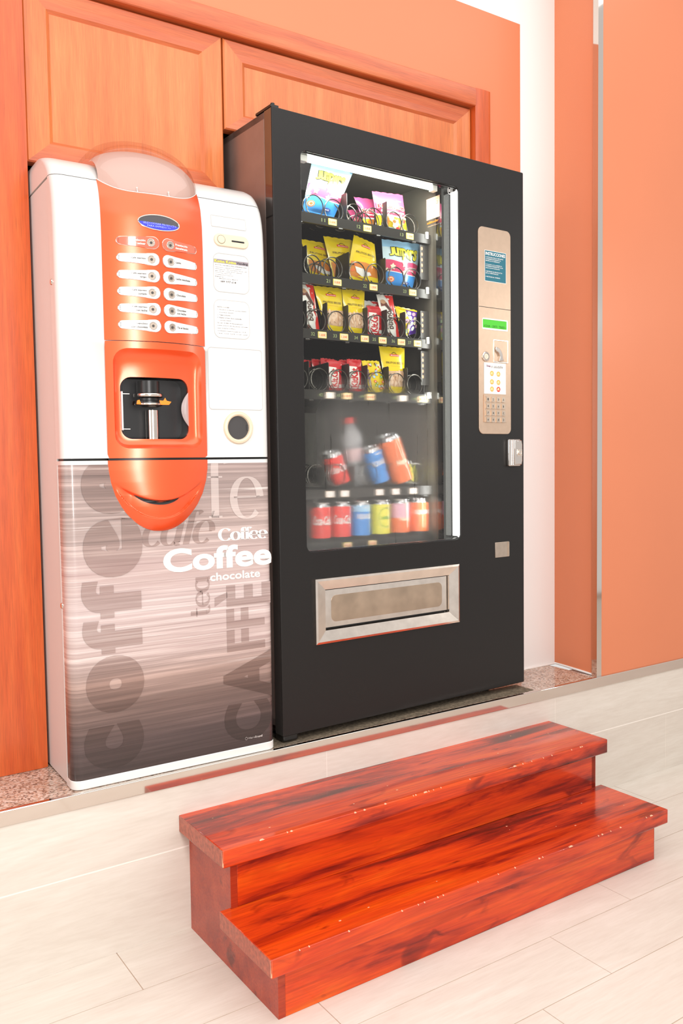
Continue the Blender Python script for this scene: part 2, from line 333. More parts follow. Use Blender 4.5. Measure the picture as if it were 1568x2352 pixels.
def window_glass():
    m, nt, ms, out = clear_mat('misted_window_glass', (.96, .97, .95, 1), .0)
    # condensation: finely frosted film over the lower part, with clear drips
    tc = nt.nodes.new('ShaderNodeTexCoord'); sep = nt.nodes.new('ShaderNodeSeparateXYZ'); nt.links.new(tc.outputs['Object'], sep.inputs[0])
    zr = nt.nodes.new('ShaderNodeMapRange'); zr.inputs[1].default_value = 1.10; zr.inputs[2].default_value = .98; nt.links.new(sep.outputs[2], zr.inputs[0])
    xr = nt.nodes.new('ShaderNodeMapRange'); xr.inputs[1].default_value = .11; xr.inputs[2].default_value = .24; nt.links.new(sep.outputs[0], xr.inputs[0])
    xr2 = nt.nodes.new('ShaderNodeMapRange'); xr2.inputs[1].default_value = .66; xr2.inputs[2].default_value = .55; nt.links.new(sep.outputs[0], xr2.inputs[0])
    low = nt.nodes.new('ShaderNodeMapRange'); low.inputs[1].default_value = .80; low.inputs[2].default_value = .70; nt.links.new(sep.outputs[2], low.inputs[0])
    mxx = nt.nodes.new('ShaderNodeMath'); mxx.operation = 'MAXIMUM'; nt.links.new(xr.outputs[0], mxx.inputs[0]); nt.links.new(low.outputs[0], mxx.inputs[1])
    a = nt.nodes.new('ShaderNodeMath'); a.operation = 'MULTIPLY'; nt.links.new(zr.outputs[0], a.inputs[0]); nt.links.new(mxx.outputs[0], a.inputs[1])
    a2 = nt.nodes.new('ShaderNodeMath'); a2.operation = 'MULTIPLY'; nt.links.new(a.outputs[0], a2.inputs[0]); nt.links.new(xr2.outputs[0], a2.inputs[1])
    n = noise_node(nt, (70, 70, 3), 1, 3, .6); r = ramp(nt, [(.30, '#000000'), (.36, '#ffffff')]); nt.links.new(n.outputs['Fac'], r.inputs['Fac'])
    a3 = nt.nodes.new('ShaderNodeMath'); a3.operation = 'MULTIPLY'; nt.links.new(a2.outputs[0], a3.inputs[0]); nt.links.new(r.outputs['Color'], a3.inputs[1])
    a4 = nt.nodes.new('ShaderNodeMath'); a4.operation = 'MULTIPLY'; a4.inputs[1].default_value = .85; nt.links.new(a3.outputs[0], a4.inputs[0])
    rf = nt.nodes.new('ShaderNodeBsdfRefraction'); rf.inputs['IOR'].default_value = 1.12; rf.inputs['Roughness'].default_value = .30; rf.inputs[0].default_value = (1, 1, 1, 1)
    tl = nt.nodes.new('ShaderNodeBsdfDiffuse'); tl.inputs[0].default_value = (.8, .8, .76, 1)
    m2 = nt.nodes.new('ShaderNodeMixShader'); m2.inputs[0].default_value = .07; nt.links.new(rf.outputs[0], m2.inputs[1]); nt.links.new(tl.outputs[0], m2.inputs[2])
    m3 = nt.nodes.new('ShaderNodeMixShader'); nt.links.new(a4.outputs[0], m3.inputs[0]); nt.links.new(ms.outputs[0], m3.inputs[1]); nt.links.new(m2.outputs[0], m3.inputs[2])
    nt.links.new(m3.outputs[0], out.inputs[0]); return m
M['glass'] = window_glass()
m_, n_, b_ = new_mat('milky_clear_grip'); b_.inputs['Base Color'].default_value = (.75, .62, .6, 1); b_.inputs['Alpha'].default_value = .55; b_.inputs['Roughness'].default_value = .15; M['grip'] = m_

# ------------------------------------------------------------------ setting
ZL = .446; ZC = .410
def planks(name, rows, fx, mats, kind='structure'):
    """rows: (a0,a1,offset); fx(x0,x1,a0,a1) adds a tile"""
    mb = MB()
    for a0, a1, off in rows:
        k = -4
        while True:
            x0 = off+.9975*k; x1 = x0+.9975; k += 1
            if x0 > 5: break
            fx(mb, x0+.0012, x1-.0012, a0+.0012, a1-.0012)
    return mb
rows = [(-.2033*i-.2, -.2033*i+.0033, o) for i, o in enumerate((-.528, .14, -.205, -.543, .21, -.35, .05, -.62, .33, -.1, .4, -.3, .2, -.5, .1))]
mb = planks('floor', rows, lambda mb, x0, x1, a0, a1: mb.box(x0, x1, a0, min(a1, 0), -.02, 0), None)
mb.box(-4.5, 6, -3.3, .0, -.03, -.0012, 1)
obj('floor', mb, [M['tile'], M['grout']], kind='structure')
mb = planks('r', [(.0, .233, -.2065), (.235, ZC, .1355)], lambda mb, x0, x1, a0, a1: mb.box(x0, x1, -.008, 0, a0, a1), None)
mb.box(-4.5, 6, -.0072, .24, 0, ZC-.001, 1)
obj('wall_riser', mb, [M['tile'], M['grout_light']], kind='structure')
mb = MB().box(-3, 1.37, .003, .95, ZC, ZL)
obj('trim_1', mb, M['granite'], kind='structure')
mb = MB().box(-3, 5, -.012, .003, ZC-.002, ZL+.0012)
obj('trim_2', mb, M['chrome'], kind='structure', bevel=.002)
# grime on the granite in front of and under the machine
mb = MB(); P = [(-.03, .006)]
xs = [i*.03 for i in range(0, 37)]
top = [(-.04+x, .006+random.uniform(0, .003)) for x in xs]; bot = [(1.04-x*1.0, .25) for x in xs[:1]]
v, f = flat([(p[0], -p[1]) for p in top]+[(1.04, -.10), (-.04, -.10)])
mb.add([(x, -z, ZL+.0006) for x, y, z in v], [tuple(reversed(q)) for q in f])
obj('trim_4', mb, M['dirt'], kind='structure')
# back wall with the opening for cupboard and machines; painted orange up to a straight edge
OX0, OX1, OZ1 = -.70, 1.02, 2.62
YW = .246
def wallbox(mb, x0, x1, z0, z1, m): mb.box(x0, x1, YW, YW+.1, z0, z1, m)
mb = MB()
wallbox(mb, -3, OX0, ZL, 2.932, 0); wallbox(mb, OX0, OX1, OZ1, 2.932, 0); wallbox(mb, OX1, 1.219, ZL, 2.932, 0)
wallbox(mb, 1.219, 1.5, ZL, 3.6, 1); wallbox(mb, -3, 1.219, 2.932, 3.6, 1)
obj('wall_back', mb, [M['orange_paint'], M['white_paint']], kind='structure')
mb = MB(); mb.box(OX0, OX0+.02, YW+.1, .95, ZL, OZ1); mb.box(OX1-.0, OX1+.02, YW+.1, .95, ZL, OZ1); mb.box(OX0, OX1, .93, .95, ZL, OZ1); mb.box(OX0, OX1, YW+.1, .95, OZ1, OZ1+.02)
obj('wall_niche', mb, M['niche'], kind='structure')
# right pier: return face and front face, chrome corner
mb = MB(); x0, x1 = 1.378, 1.408
mb.add([(x0, .0, ZL), (x1, YW, ZL), (x1, YW, 3.6), (x0, .0, 3.6), (4.5, 0, ZL), (4.5, 0, 3.6), (4.5, .3, ZL), (4.5, .3, 3.6), (x1, .3, ZL), (x1, .3, 3.6)],
       [(1, 0, 3, 2), (0, 4, 5, 3), (4, 6, 7, 5), (6, 8, 9, 7), (8, 1, 2, 9), (3, 5, 7, 9, 2), (0, 1, 8, 6, 4)])
obj('wall_right', mb, M['orange_paint'], kind='structure')
mb = MB(); s0 = .024
mb.add([(1.3665, -.003, ZL), (1.3935, -.003, ZL), (1.3935, -.0005, ZL), (1.3715, -.0005, ZL), (1.3715+.003, s0, ZL), (1.3685+.0015, s0, ZL)]+
       [(1.3665, -.003, 3.6), (1.3935, -.003, 3.6), (1.3935, -.0005, 3.6), (1.3715, -.0005, 3.6), (1.3715+.003, s0, 3.6), (1.3685+.0015, s0, 3.6)],
       [(i, (i+1) % 6, 6+(i+1) % 6, 6+i) for i in range(6)]+[(5, 4, 3, 2, 1, 0), (6, 7, 8, 9, 10, 11)])
obj('trim_3', mb, M['chrome'], kind='structure')
# filler bead where the pier meets the granite
mb = MB(); mb.tube([(1.375, .005, ZL+.003), (1.40, .19, ZL+.004), (1.404, .24, ZL+.004), (1.30, .243, ZL+.003), (1.22, .243, ZL+.003)], .0045, 6)
obj('trim_5', mb, M['white'], kind='structure')

# ------------------------------------------------------------------ wooden cupboard above the machines
cup = thing('wall_cupboard', 'red-brown wooden cupboard with two framed doors above both machines', 'cupboard', (.2, .28, 2.1), org=(.2, .28, 2.1))
def casing(mb, a, b, prof_w, depth_y, axis, mat_=0):
    """moulded board between a and b: rounded front"""
    pass
YF = .236
def moulding(x0, x1, z0, z1, horiz):
    """board with softly rounded front face"""
    mb = MB(); n = 8; L = []
    w = (z1-z0) if horiz else (x1-x0)
    prof = [(0, .30)]+[(w*(.5-.5*math.cos(PI*i/n)), YF+.005*(1-math.sin(PI*i/n)**.6)) for i in range(n+1)]+[(w, .30)]
    for e in (0, 1):
        if horiz: L.append([((x1 if e else x0), y, z0+u) for u, y in prof])
        else: L.append([(x0+u, y, (z1 if e else z0)) for u, y in prof])
    if not horiz: L.reverse()
    mb.loops(L, 0, True, True, True); return mb
obj('side_post', moulding(-.98, -.623, ZL+.001, 2.66, False), M['wood_red'], cup, label='wide upright wooden side panel at the left edge')
obj('top_casing', moulding(-.623, .984, 2.578, 2.642, True), M['wood_h'], cup)
obj('side_casing', moulding(.984, 1.058, 1.6, 2.642, False), M['wood_red'], cup)
def door(x0, x1, z0, z1, w, wz0, wz1, name='door'):
    """mitred frame that slopes into a recessed flat panel"""
    yf = .262; mb = MB(); bw = .012; prof = [(0, yf+.004), (.004, yf), (.5, yf+.0035), (.82, yf+.004), (1.0, yf+.014)]
    L = []
    for q, y in prof:
        d = q if q > .01 else q
        a = (w*q, w*q, wz0*q, wz1*q) if q > .01 else (q, q, q, q)
        L.append([(x0+a[0], y, z0+a[2]), (x1-a[1], y, z0+a[2]), (x1-a[1], y, z1-a[3]), (x0+a[0], y, z1-a[3])])
    L.insert(0, [(p[0], .30, p[2]) for p in L[0]])
    for side, m in ((0, 1), (1, 0), (2, 1), (3, 0)):
        for i in range(len(L)-1):
            k = (side+1) % 4
            mb.add([L[i][side], L[i][k], L[i+1][k], L[i+1][side]], [(0, 1, 2, 3)], m)
    mb.add([(x0, .30, z0), (x1, .30, z0), (x1, .30, z1), (x0, .30, z1)], [(3, 2, 1, 0)], 0)
    d = obj(name, mb, [M['wood_v'], M['wood_h']], cup)
    p = MB(); a = (x0+w-.004, x1-w+.004, z0+wz0-.004, z1-wz1+.004)
    p.box(a[0], a[1], yf+.011, yf+.022, a[2], a[3]); obj('panel', p, M['wood_panel'], d)
    return d
door(-.618, -.031, 2.101, 2.573, .077, .070, .069)
door(-.026, .981, 2.303, 2.573, .080, .06, .069)

# ------------------------------------------------------------------ wooden steps
st = thing('wooden_steps', 'glossy red-brown stained two-step wooden platform on the tiled floor', 'steps', (-.345, -.0125, 0), .0045)
def tread(name, x0, x1, y0, y1, z0, z1, m):
    mb = MB(); nx = 1
    mb.box(x0, x1, y0, y1, z0, z1, 0)
    mb.m[4] = 1; mb.m[5] = 1
    t = obj(name, mb, [m, M['endgrain']], st, bevel=.003)
    w = MB()
    for i in range(22):
        x = random.uniform(x0, x1-.02); l = random.choice((.002, .003, .004, .007, .014)); h = random.uniform(.0003, .001)
        w.add([(x, y0-.0003, z1-.0026), (x+l, y0-.0003, z1-.0022), (x+l*.8, y0+h*.3, z1-.0004), (x+l*.7, y0+.003+h, z1+.0003), (x+l*.2, y0+.003+h*.6, z1+.0003), (x-.001, y0+h*.3, z1-.0006)], [(0, 1, 2, 3, 4, 5)])
    w.add([(x0-.0003, y0+.002, z0+.004), (x0+.0018, y0-.0004, z0+.004), (x0+.0022, y0-.0004, z1-.003), (x0+.0025, y0+.003, z1+.0003), (x0-.0003, y0+.004, z1-.002)], [(0, 1, 2, 3, 4)])
    for i in range(10):
        x = random.uniform(x0+.05, x1-.05); y = random.uniform(y0+.02, y1-.04); r = random.uniform(.001, .0028)
        w.add([(x+r*math.cos(a)*1.5, y+r*math.sin(a), z1+.0003) for a in (0, 1.1, 2.3, 3.4, 4.2, 5.3)], [(0, 1, 2, 3, 4, 5)])
    obj('edge_wear', w, M['chip'], t)['kind'] = 'stuff'
    return t
tread('tread', 0, 1.447, -.263, .006, .279, .326, M['stain1'])
tread('tread', 0, 1.447, -.500, -.235, .116, .161, M['stain2'])
obj('riser', MB().box(.048, 1.407, -.244, -.226, .161, .279), M['stain3'], st, bevel=.0015)
obj('riser', MB().box(.048, 1.407, -.478, -.458, 0, .116), M['stain3'], st, bevel=.0015)
for x in (.029, 1.389):
    mb = MB(); y2 = -.244; poly = [(.006, 0), (.006, .279), (y2, .279), (y2, .161), (y2, .116), (-.4775, .116), (-.4775, 0)]
    v, f = flat([(-p[0], p[1]) for p in poly])
    n = len(v); mb.add([(x, -a, z) for a, y, z in v], [tuple(reversed(q)) for q in f]); mb.add([(x+.019, -a, z) for a, y, z in v], f)
    L = [[(x, p[0], p[1]) for p in poly], [(x+.019, p[0], p[1]) for p in poly]]; mb.loops(L, 0, False)
    obj('side_panel', mb, M['stain_side'], st)

# ------------------------------------------------------------------ coffee machine
Z0 = .4475
cof = thing('coffee_machine', 'tall silver coffee vending machine with orange front column and brown streaked lower panel', 'coffee machine', (-.03364, 0.0005, Z0), -.01498, org=(0, 0, Z0))
PROF = [(1.0, 0), (1.86, 0), (1.92, .002), (1.965, .009), (1.99, .018), (2.010, .029), (2.03, .044), (2.05, .067), (2.066, .098), (2.078, .135), (2.086, .18), (2.088, .22)]
def yf(z):
    if z <= PROF[0][0]: return 0.0
    for (a, b), (c, d) in zip(PROF, PROF[1:]):
        if z <= c: return b+(d-b)*(z-a)/(c-a)
    return PROF[-1][1]
XL, XR = -.588, 0.0
def section(z, yb, r=.026, ins=0.0, grow=0.0, n=5, y=None):
    x0, x1 = XL+ins-grow, XR-ins+grow; f = (yf(z) if y is None else y)-grow
    P = [(x0, yb), (x0, min(f+r+.004, yb-.002)), (x0, f+r)]
    for i in range(1, n+1):
        a = PI+PI/2*i/n; P.append((x0+r+r*math.cos(a), f+r+r*math.sin(a)))
    P += [(x0+r+.005, f), (x1-r-.005, f)]
    for i in range(0, n+1):
        a = -PI/2+PI/2*i/n; P.append((x1-r+r*math.cos(a), f+r+r*math.sin(a)))
    P += [(x1, min(f+r+.004, yb-.002)), (x1, yb)]
    return [(px, py, z) for px, py in P]
def zs(a, b, n): return [a+(b-a)*i/n for i in range(n+1)]
obj('cabinet', MB().box(XL+.0015, XR-.0015, .062, .62, Z0+.003, 2.003), M['silver_side'], cof, bevel=.0015)
obj('inner_frame', MB().box(XL+.006, XR-.006, .016, .0625, 1.27, 1.31), M['black_plastic'], cof)
mb = MB().loops([section(z, .060) for z in [1.2975, 1.6, 1.86, 1.9, 1.93, 1.955, 1.975, 1.99, 2.0045]], 0, True, True, True)
ud = obj('upper_door', mb, M['silver'], cof)
cutm = MB().box(-.462, -.207, -.02, .0575, 1.318, 1.584); cutter = obj('cutter', cutm, M['silver'], cof)
bo = ud.modifiers.new('cut', 'BOOLEAN'); bo.object = cutter; bo.operation = 'DIFFERENCE'; bo.solver = 'EXACT'
bpy.context.view_layer.update(); dg = bpy.context.evaluated_depsgraph_get(); nm_ = bpy.data.meshes.new_from_object(ud.evaluated_get(dg)); ud.modifiers.clear(); ud.data = nm_; bpy.data.objects.remove(cutter)
lv = [2.0065, 2.02, 2.035, 2.048, 2.058, 2.066, 2.073, 2.079, 2.084, 2.087, 2.0885]
def insx(z): return 0 if z < 2.05 else .018*(1-math.sqrt(max(0, 1-((z-2.05)/.0386)**2)))
mb = MB().loops([section(z, .62, ins=insx(z)) for z in lv], 0, True, True, True)
obj('top_cover', mb, M['silver'], cof)
mb = MB().loops([section(z, .060) for z in (1.2815, 1.2915)], 0, True, True, True)
ld = obj('lower_door', mb, M['silver'], cof)
mb = MB().loops([section(z, .048, grow=.0) for z in [.4715+(.81)*i/20 for i in range(21)]], 0, True, True, True)
obj('printed_panel', mb, M['print'], ld, label='brown panel printed with pale streaks and coffee words')
mb = MB().loops([section(z, .058, grow=.001) for z in (Z0, .4712)], 0, True, True, True)
obj('base_trim', mb, M['plastic_white'], cof, bevel=.002)
obj('side_edge_strip', MB().box(XL-.0006, XL+.003, .0485, .0515, .4715, 1.2815), M['white_film'], ld)
# side screws
for z in (1.742, .921):
    mb = MB().lathe([(.0001, -.004), (.0065, -.004), (.008, -.001), (.008, .001)], 14)
    mb.xf(lambda x, y, zz: (XL+.001+zz, y+.049, x+z)); obj('screw', mb, M['chrome'], cof)

# --- orange column
XC, HB, BU = -.3355, .1385, .035
def bul(x, b=BU): t = (x-XC)/HB; return b*max(0.0, 1-t*t)
def colp(x, z, off=0.0): return (x, yf(z)-bul(x)-off, z)
def ze(x): t = (x-XC)/HB; return 1.978+.035*t*t*t*t+.003*t
mb = MB()
mb.grid(lambda u, v: colp(XC-HB+2*HB*u, 1.5985+(ze(XC-HB+2*HB*u)-1.5985)*v, .0012), 32, 40)
fas = obj('selection_panel', mb, M['orange_plastic'], cof, label='upper orange column panel carrying the drink buttons')
# rim facing the seam
mb2 = MB(); 
def cmap(vs, off=.0016): return [(x, yf(z)-bul(x)-off+y, z) for x, y, z in vs]
# dispensing panel: concentric loops from outline to window edge
def rloop(x0, x1, z0, z1, r, n=12): return rrect(x0, x1, z0, z1, r, n)
def resample(P, N=96):
    P = P+[P[0]]; d = [0]
    for a, b in zip(P, P[1:]): d.append(d[-1]+math.dist(a, b))
    out = []; k = 0
    for i in range(N):
        t = d[-1]*i/N
        while d[k+1] < t: k += 1
        u = (t-d[k])/max(1e-9, d[k+1]-d[k]); out.append((P[k][0]+(P[k+1][0]-P[k][0])*u, P[k][1]+(P[k+1][1]-P[k][1])*u))
    return out
def angled(P, c, N=96):
    """resample by angle around c so that all loops correspond"""
    out = []
    PP = P+[P[0]]
    for i in range(N):
        a = 2*PI*i/N+.0001; dx, dz = math.cos(a), math.sin(a); best = None
        for (x1, z1), (x2, z2) in zip(PP, PP[1:]):
            ex, ez = x2-x1, z2-z1; den = dx*ez-dz*ex
            if abs(den) < 1e-12: continue
            t = ((x1-c[0])*ez-(z1-c[1])*ex)/den; u = ((x1-c[0])*dz-(z1-c[1])*dx)/den
            if t > 0 and -1e-6 <= u <= 1+1e-6 and (best is None or t < best): best = t
        out.append((c[0]+dx*best, c[1]+dz*best))
    return out
wc = (-.338, 1.43); NW = 120
outer = angled([(XC+HB, 1.2975), (XC+HB, 1.5965), (XC-HB, 1.5965), (XC-HB, 1.2975)], wc, NW)
rec = angled(rrect(-.456, -.213, 1.322, 1.579, .035, 10), wc, NW)
win = angled(rrect(-.434, -.247, 1.347, 1.508, .028, 10), wc, NW)
def lerp(A, B, t): return [(a[0]+(b[0]-a[0])*t, a[1]+(b[1]-a[1])*t) for a, b in zip(A, B)]
L = []; DEP = .026
ycol = lambda x: -bul(x)
for t in (0, .33, .66, .9): L.append([(x, ycol(x)-.0012, z) for x, z in lerp(outer, rec, t)])
for t, d in ((.0, 0), (.06, .004), (.14, .010), (.28, .017), (.5, .022), (.75, .025), (1.0, .026)):
    L.append([(x, ycol(x)-.0012+d, z) for x, z in lerp(rec, win, t)])
for d in (.030, .036): L.append([(x, ycol(x)+d, z) for x, z in win])
dp = obj('dispensing_panel', MB().loops([list(reversed(l)) for l in reversed(L)], 0, True), M['orange_plastic'], cof, label='lower orange column panel around the cup window')
# cavity behind the window
mb = MB(); w2 = angled(rrect(-.430, -.251, 1.351, 1.504, .024, 10), wc, NW)
L = [[(x, ycol(x)+.03, z) for x, z in win], [(x, .02, z) for x, z in win], [(x, .055, z) for x, z in win]]
mb.loops([list(reversed(l)) for l in reversed(L)], 0, True)
v, f = flat(win); mb.add([(x, .0545, z) for x, y, z in v], f)
cav = obj('cup_station', mb, M['dark'], cof, label='dark cup compartment behind the clear door')
n = MB(); n.lathe([(.0, 1.335), (.018, 1.335), (.018, 1.425), (.0, 1.425)], 20, c=(-.338, .036, 0)); 
obj('steel_backing', n, M['steel_worn'], cav)
n = MB(); n.lathe([(.026, 1.432), (.036, 1.436), (.036, 1.447), (.028, 1.449), (.028, 1.455), (.038, 1.458), (.038, 1.467), (.030, 1.469), (.030, 1.50)], 28, c=(-.352, .024, 0))
obj('spout', n, M['black_plastic'], cav)
n = MB(); n.lathe([(.0385, 1.4585), (.0392, 1.4595), (.0392, 1.4655), (.0385, 1.4665)], 28, c=(-.352, .024, 0)); n.lathe([(.0365, 1.437), (.0372, 1.438), (.0372, 1.4405), (.0365, 1.4415)], 28, c=(-.352, .024, 0))
obj('spout_ring', n, M['steel_worn'], cav)
n = MB(); v, f = plate([[(-.335, 1.4365), (-.312, 1.4365), (-.305, 1.445), (-.318, 1.4475), (-.322, 1.455), (-.327, 1.4475), (-.338, 1.448)]], -.021, -.017, .0008); n.add(v, f); obj('cup_gripper', n, M['amber'], cav); n = MB()
v, f = plate([[(-.397, 1.437), (-.384, 1.437), (-.389, 1.449), (-.395, 1.447)]], -.012, -.008, .0008); n.add(v, f)
obj('cup_gripper', n, M['amber'], cav)
# clear door with lens-shaped grip
mb = MB(); wdoor = angled(rrect(-.431, -.250, 1.350, 1.505, .026, 10), wc, NW)
v, f = flat(wdoor); mb.grid(lambda u, v_: (-.431+.181*u, .0075, 1.352+.151*v_), 2, 2)
for x in (-.4265, -.4225): mb.box(x-.0006, x+.0006, .005, .0078, 1.352, 1.503)
cd = obj('clear_door', mb, M['clear'], cof)
g = MB(); gp = []
for i in range(17):
    a = -1+2*i/16; gp.append((-.2485, 1.427+.046*a, (1-a*a)))
g.grid(lambda u, v_: (-.2485-.021*(1-(2*v_-1)**2)*u, ycol(-.255)+.023-.007*math.sin(PI*u)*(1-(2*v_-1)**2), 1.427+.046*(2*v_-1)), 6, 16)
obj('grip', g, M['grip'], cd)
h = MB()
for z in (1.373, 1.464): h.box(-.433, -.412, ycol(-.42)+.021, ycol(-.42)+.0235, z-.001, z+.001)
h.box(-.4335, -.4295, ycol(-.43)+.019, ycol(-.43)+.026, 1.37, 1.47)
obj('hinge', h, M['plastic_white'], cd)
# chin with the smile-shaped tray
def xh(z):
    P = [(1.2915, .1385), (1.267, .1380), (1.235, .133), (1.20, .122), (1.17, .106), (1.155, .0945), (1.142, .083), (1.130, .0705), (1.122, .060), (1.115, .0485), (1.110, .038), (1.1065, .028), (1.1045, .020), (1.1036, .012), (1.1032, .006), (1.103, .0)]
    for (a, b), (c, d) in zip(P, P[1:]):
        if z >= c: return d+(b-d)*(z-c)/(a-c)
    return 0.0
def chin_y(x, z):
    w = max(xh(z), 1e-4); t = (x-XC)/w; t = max(-1, min(1, t)); s = min(1, max(0, (z-1.103)/.19))
    return -BU*(1-t*t)*math.sin(min(1, (z-1.103)/.10+.001)*PI/2)**.7
def smooth(e0, e1, x): t = max(0, min(1, (x-e0)/(e1-e0))); return t*t*(3-2*t)
def tray(x, z):
    # crescent between an upper and a lower arc, recessed
    t = (x+.339)/.122
    if abs(t) >= 1: return 0
    up = 1.187+.050*t*t; lo = 1.136+.088*abs(t)**2.3
    return smooth(0, .0055, up-z)*smooth(0, .0045, z-lo)*smooth(0, .38, 1-abs(t))
NU, NV = 150, 170
def zc(v): return 1.1032+(1.2915-1.1032)*v**1.35
def cfn(u, v):
    z = zc(v); w = max(xh(z), .0008); x = XC+w*(2*u-1); k = tray(x, z)
    up = 1.187+.050*((x+.339)/.122)**2; lo = 1.136
    depth = .012*k*(.35+.65*max(0, min(1, (z-lo)/(up-lo+1e-6))))
    return (x, chin_y(x, z)-.0012+depth, z)
chin = obj('tray_panel', MB().grid(cfn, NU, NV), M['orange_plastic'], cof, label='rounded orange chin with a smile-shaped tray')
def sl(t): return 1.1865+.050*((-.352+t*.062+.339)/.122)**2
P = [(-.352+.062*t, sl(t)-.003) for t in [i/10-1 for i in range(21)]]
Q = [(-.352+.062*t, sl(t)-.004-.0085*(1-abs(t)**3)) for t in [1-i/10 for i in range(21)]]
v, f = flat(P+Q[1:-1]); mb = MB(); mb.add([(x, chin_y(x, z)+.0060, z) for x, y, z in v], f)
obj('slot', mb, M['dark'], chin)
# dome over the top
def domep(t, s, k=1.0, g=0.0):
    x = XC+HB*t*(1-.0*g); e = ze(x); H = 2.083+.066*math.sqrt(max(0, 1-t*t))*k
    yfr = yf(e)-bul(x)*k-.0008; yb = .135
    a = s*PI/2
    return (x, yb-(yb-yfr)*math.cos(a)**.9 if a < PI/2 else yb, e+(H-e)*math.sin(a))
mb = MB(); mb.grid(lambda u, v: domep(-1+2*u, v), 36, 16)
mb.grid(lambda u, v: (lambda p: (p[0], .135+.16*v, 2.083+(p[2]-2.083)*math.sqrt(max(0, 1-v*v))))(domep(-1+2*u, 1)), 36, 10)
dome = obj('clear_dome', mb, M['dome'], cof, label='clear rounded canopy on top of the orange column')
mb = MB()
def innerp(u, v):
    t = (-1+2*u)*.97; x = XC+HB*t; e = ze(x)+.001; H = 2.060+.056*math.sqrt(max(0, 1-t*t)); yfr = yf(e)-bul(x)*.9+.001; yb = .105; a = v*PI/2
    return (x, yb-(yb-yfr)*math.cos(a) if a < PI/2 else yb, e+(H-e)*math.sin(a))
mb.grid(innerp, 30, 12)
sh = obj('inner_shell', mb, M['beige_in'], dome)
for x in (-.382, -.297):
    mb = MB(); z = ze(x); mb.tube([(x, yf(z)-bul(x)-.002, z-.001), (x, yf(z+.01)-bul(x)-.001, z+.010)], .0011, 6); mb.lathe([(0, z+.009), (.0022, z+.0105), (.0022, z+.013), (0, z+.0145)], 8, c=(x, yf(z)-bul(x)+.002, 0)); obj('catch_pin', mb, M['white'], dome)
mb = MB(); mb.tube([(XC+HB*(2*i/40-1), yf(ze(XC+HB*(2*i/40-1)))-bul(XC+HB*(2*i/40-1))-.001, ze(XC+HB*(2*i/40-1))) for i in range(41)], .0010, 5); obj('dome_rim', mb, M['plastic_white'], dome)
# seam shadow gaps are real: narrow dark backing behind the column
mb = MB(); mb.grid(lambda u, v: (XC+HB*.98*(2*u-1), -bul(XC+HB*.98*(2*u-1))+.004, 1.2885+.012*v), 20, 2); obj('column_backing', mb, M['black_plastic'], cof)
def strips(P, n=16):
    xs_ = [p[0] for p in P]; a, b = min(xs_), max(xs_); V, F = [], []
    for i in range(n+1):
        x = a+(b-a)*(.5-.5*math.cos(PI*i/n)); x = min(max(x, a+1e-6), b-1e-6); zz = []
        for (x1, z1), (x2, z2) in zip(P, P[1:]+P[:1]):
            if (x1-x)*(x2-x) <= 0 and x1 != x2: zz.append(z1+(z2-z1)*(x-x1)/(x2-x1))
        V += [(x, 0, min(zz)), (x, 0, max(zz))]
    for i in range(n): F.append((2*i, 2*i+2, 2*i+3, 2*i+1))
    return V, F
def rimtube(P, r, off): return [(x, yf(z)-bul(x)-off, z) for x, z in P+[P[0], P[1]]], r
# display
def bez(poly, y0, y1, b=.001): return plate([poly], y0, y1, b)
dx, dz = -.331, 1.903
mb = MB(); mb.tube(*rimtube(ell(dx, dz, .0562, .0194, 48), .0016, .0022), 8)
disp = obj('display', mb, M['chrome'], fas, label='oval display with a lit blue text band')
mb = MB(); v, f = strips(ell(dx, dz, .0558, .0190, 48)); mb.add(cmap(v, .0022), f); obj('lens', mb, M['lcd_dark'], disp)
P = [(dx+.0535*math.cos(a), dz+.0172*math.sin(a)) for a in [PI+.03+(PI-.06)*i/24 for i in range(25)]]; P = [(x, min(z, dz+.0002)) for x, z in P]
mb = MB(); v, f = strips(P[:-1]); mb.add(cmap(v, .0027), f)
for body, a, b, c, d in (('SELECCIONAR PRODUCTO', dx-.044, dx+.047, dz-.0058, dz-.0012), ('PARA EXPRESO >>', dx-.033, dx+.03, dz-.0122, dz-.0078)):
    v, f = text(body, a, b, c, d, res=1); mb.add(cmap(v, .0032), f, 1)
obj('lit_screen', mb, [M['blue_lcd'], M['lcd_letters']], disp)
